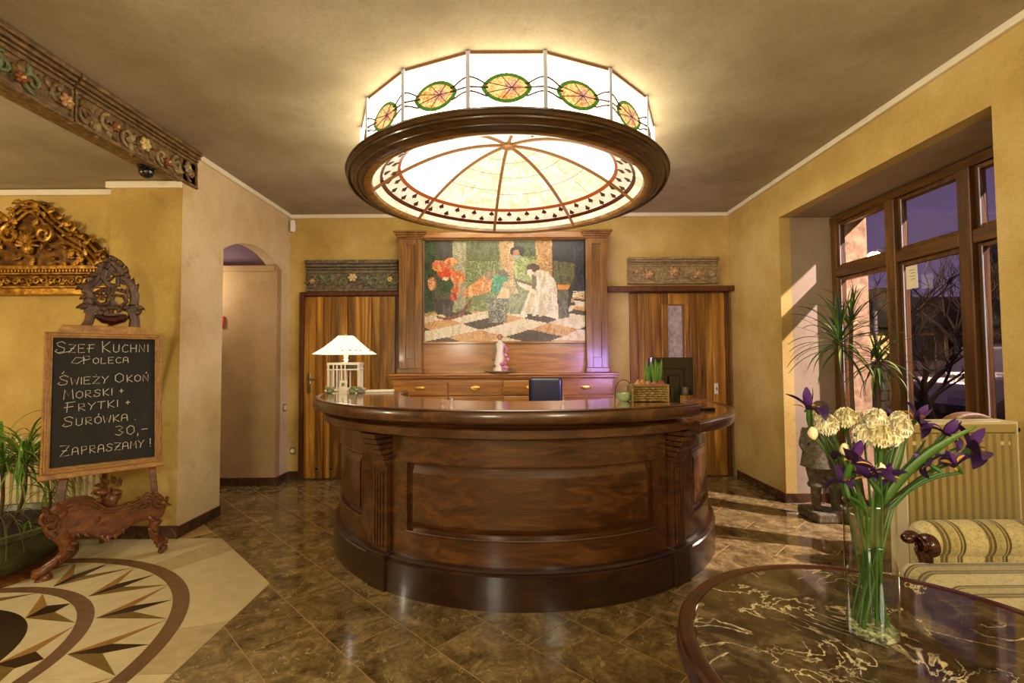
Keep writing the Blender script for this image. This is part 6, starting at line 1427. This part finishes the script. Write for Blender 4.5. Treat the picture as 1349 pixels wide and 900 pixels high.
# street lamp
lY = 15; lv = atY(1152, 337, lY); sl_ = thing('street_lamp', 'glowing street lamp beyond the window', 'street lamp', (lv.x+.8, lY, GZ))
loc_tube(sl_, 'pole', [(0, 0, 0), (0, 0, lv.z-GZ), (-.2, 0, lv.z-GZ+.25), (-.7, 0, lv.z-GZ+.2)], [.07, .05, .04, .04], 'car_dark')
g = MB(True); g.ell((-.8, 0, lv.z-GZ), (.20, .13, .13), 14, 10); g.build('lamp_head', 'street_glow', sl_, True)
pv = atY(1153, 410, 11.0); pb = atY(1155, 466, 11.0); pw_ = thing('marker_post', 'thin pale post outside the leftmost window bay', 'post', (pb.x, 11.0, GZ)); loc_tube(pw_, 'pole', [(0, 0, 0), (0, 0, pv.z-GZ)], .035, 'pale_post')
g = MB(True); g.lathe([(0, 0), (.1, 0), (.1, .04), (.035, .06)], 12); g.build('foot', 'pale_post', pw_, True)
# houses across the street
def house(lb_, x0, x1, y, dpt_, h, roof, mat, nwin, rows=2, lit=()):
    t = thing('house', lb_, 'building', ((x0+x1)/2, y, GZ)); hw = (x1-x0)/2
    g = MB(); g.box(-hw, hw, 0, dpt_, 0, h); g.build('wall', mat, t, True)
    g = MB(); g.prism([(-hw-.3, h), (hw+.3, h), (hw*.6, h+roof), (-hw*.6, h+roof)], -.3, dpt_+.3, lambda a, b_, d: (a, d, b_)); g.build('roof', 'roof_dark', t, True)
    for r in range(rows):
        for i in range(nwin):
            x = -hw+2*hw*(i+.5)/nwin; z = 1.0+r*2.7
            if z+1.4 > h: continue
            g = MB(); g.box(x-.5, x+.5, -.05, .02, z, z+1.4); wo = g.build('window', 'outer_stone', t, True)
            g = MB(); g.box(x-.42, x+.42, -.07, -.04, z+.08, z+1.32); g.build('pane', 'lit_pane' if (r, i) in lit else 'car_dark', wo, True)
    g = MB(); g.box(-hw*.3, -hw*.3+.5, dpt_*.4, dpt_*.4+.5, h, h+roof+.6); g.build('chimney', 'facade_brown', t, True)
    return t
house('dim plastered house across the street, left part of the window', 15, 23, 21.5, 6, 3.0, 1.2, 'facade', 5, 1)
house('brown house across the street seen in the middle window bay', 11.9, 17.2, 16.2, 4, 2.6, 1.0, 'facade_brown', 4, 1, ((0, 0),))
house('dark tall house behind the car, right end of the window', 17.6, 25, 12.0, 6, 5.0, 1.6, 'facade_brown', 6, 2)
# low garden wall of stones
wy = 12.2; wx0 = 9.0
sw_t = thing('stone_wall', 'low stone garden wall behind the parked car', 'wall', (12.5, wy, GZ)); sm = MB(); sm.box(-.24, .24, -.15, .15, -.11, .11)
sme = sm.mesh('stone', 'facade'); rnd = random.Random(2)
g = MB(); g.box(-3.5, 3.5, -.12, .12, 0, 1.5); g.build('core', 'facade_brown', sw_t, True)
for r in range(6):
    for i in range(14): inst('stone', sme, sw_t, TRS((-3.3+i*.5+(r % 2)*.2, -.05, .13+r*.25), (0, 0, rnd.uniform(-.03, .03)), (rnd.uniform(.9, 1.0), 1, .95)))
# bare trees
def tree(lb_, px, Y, h, seed, sp=.55):
    b_ = atY(px, 470, Y); t = thing('bare_tree', lb_, 'tree', (b_.x, Y, GZ), 0, 'bare trees across the street'); r_ = random.Random(seed)
    loc_tube(t, 'trunk', [(0, 0, 0), (.08, 0, h*.25), (0, .05, h*.45)], [.14, .10, .08], 'bark')
    g = MB(True)
    def br(p, d, L, r, n):
        q_ = p+d*L; m_ = p+d*L*.5+Vector((r_.uniform(-.1, .1), r_.uniform(-.1, .1), .05))*L; g.tube([p, m_, q_], [r, r*.8, r*.55], 4, False)
        if n > 0:
            for k in range(3 if n > 1 else 4):
                dd = (d+Vector((r_.uniform(-sp, sp), r_.uniform(-sp, sp), r_.uniform(-.2, sp)))).normalized(); br(q_ if k else m_, dd, L*r_.uniform(.6, .8), r*.5, n-1)
    for k in range(6):
        a = k*1.05; br(Vector((0, .0, h*(.30+.03*k))), Vector((math.cos(a)*.6, math.sin(a)*.6, .75)).normalized(), h*.26, .05, 3)
    g.build('branches', 'bark', t, True); return t
tree('bare tree left of the middle bay, in front of the pale house', 1140, 9.5, 3.2, 1); tree('dense bare tree in the upper middle window bay', 1262, 14.2, 5.4, 2, .8); tree('bare tree at the right window mullion', 1322, 13.6, 4.6, 3, .7); tree('small bare tree low in the middle bay', 1215, 8.4, 2.2, 4, .9)
lamp('street_light', 'POINT', (lv.x-.3, lY-.5, lv.z), 350, (1, .75, .45), .3)
lamp('forecourt_light', 'POINT', (8.5, 7.5, 4.2), 420, (1, .72, .5), .3)
print('floor tiles', ntile, 'objects', len(bpy.data.objects))
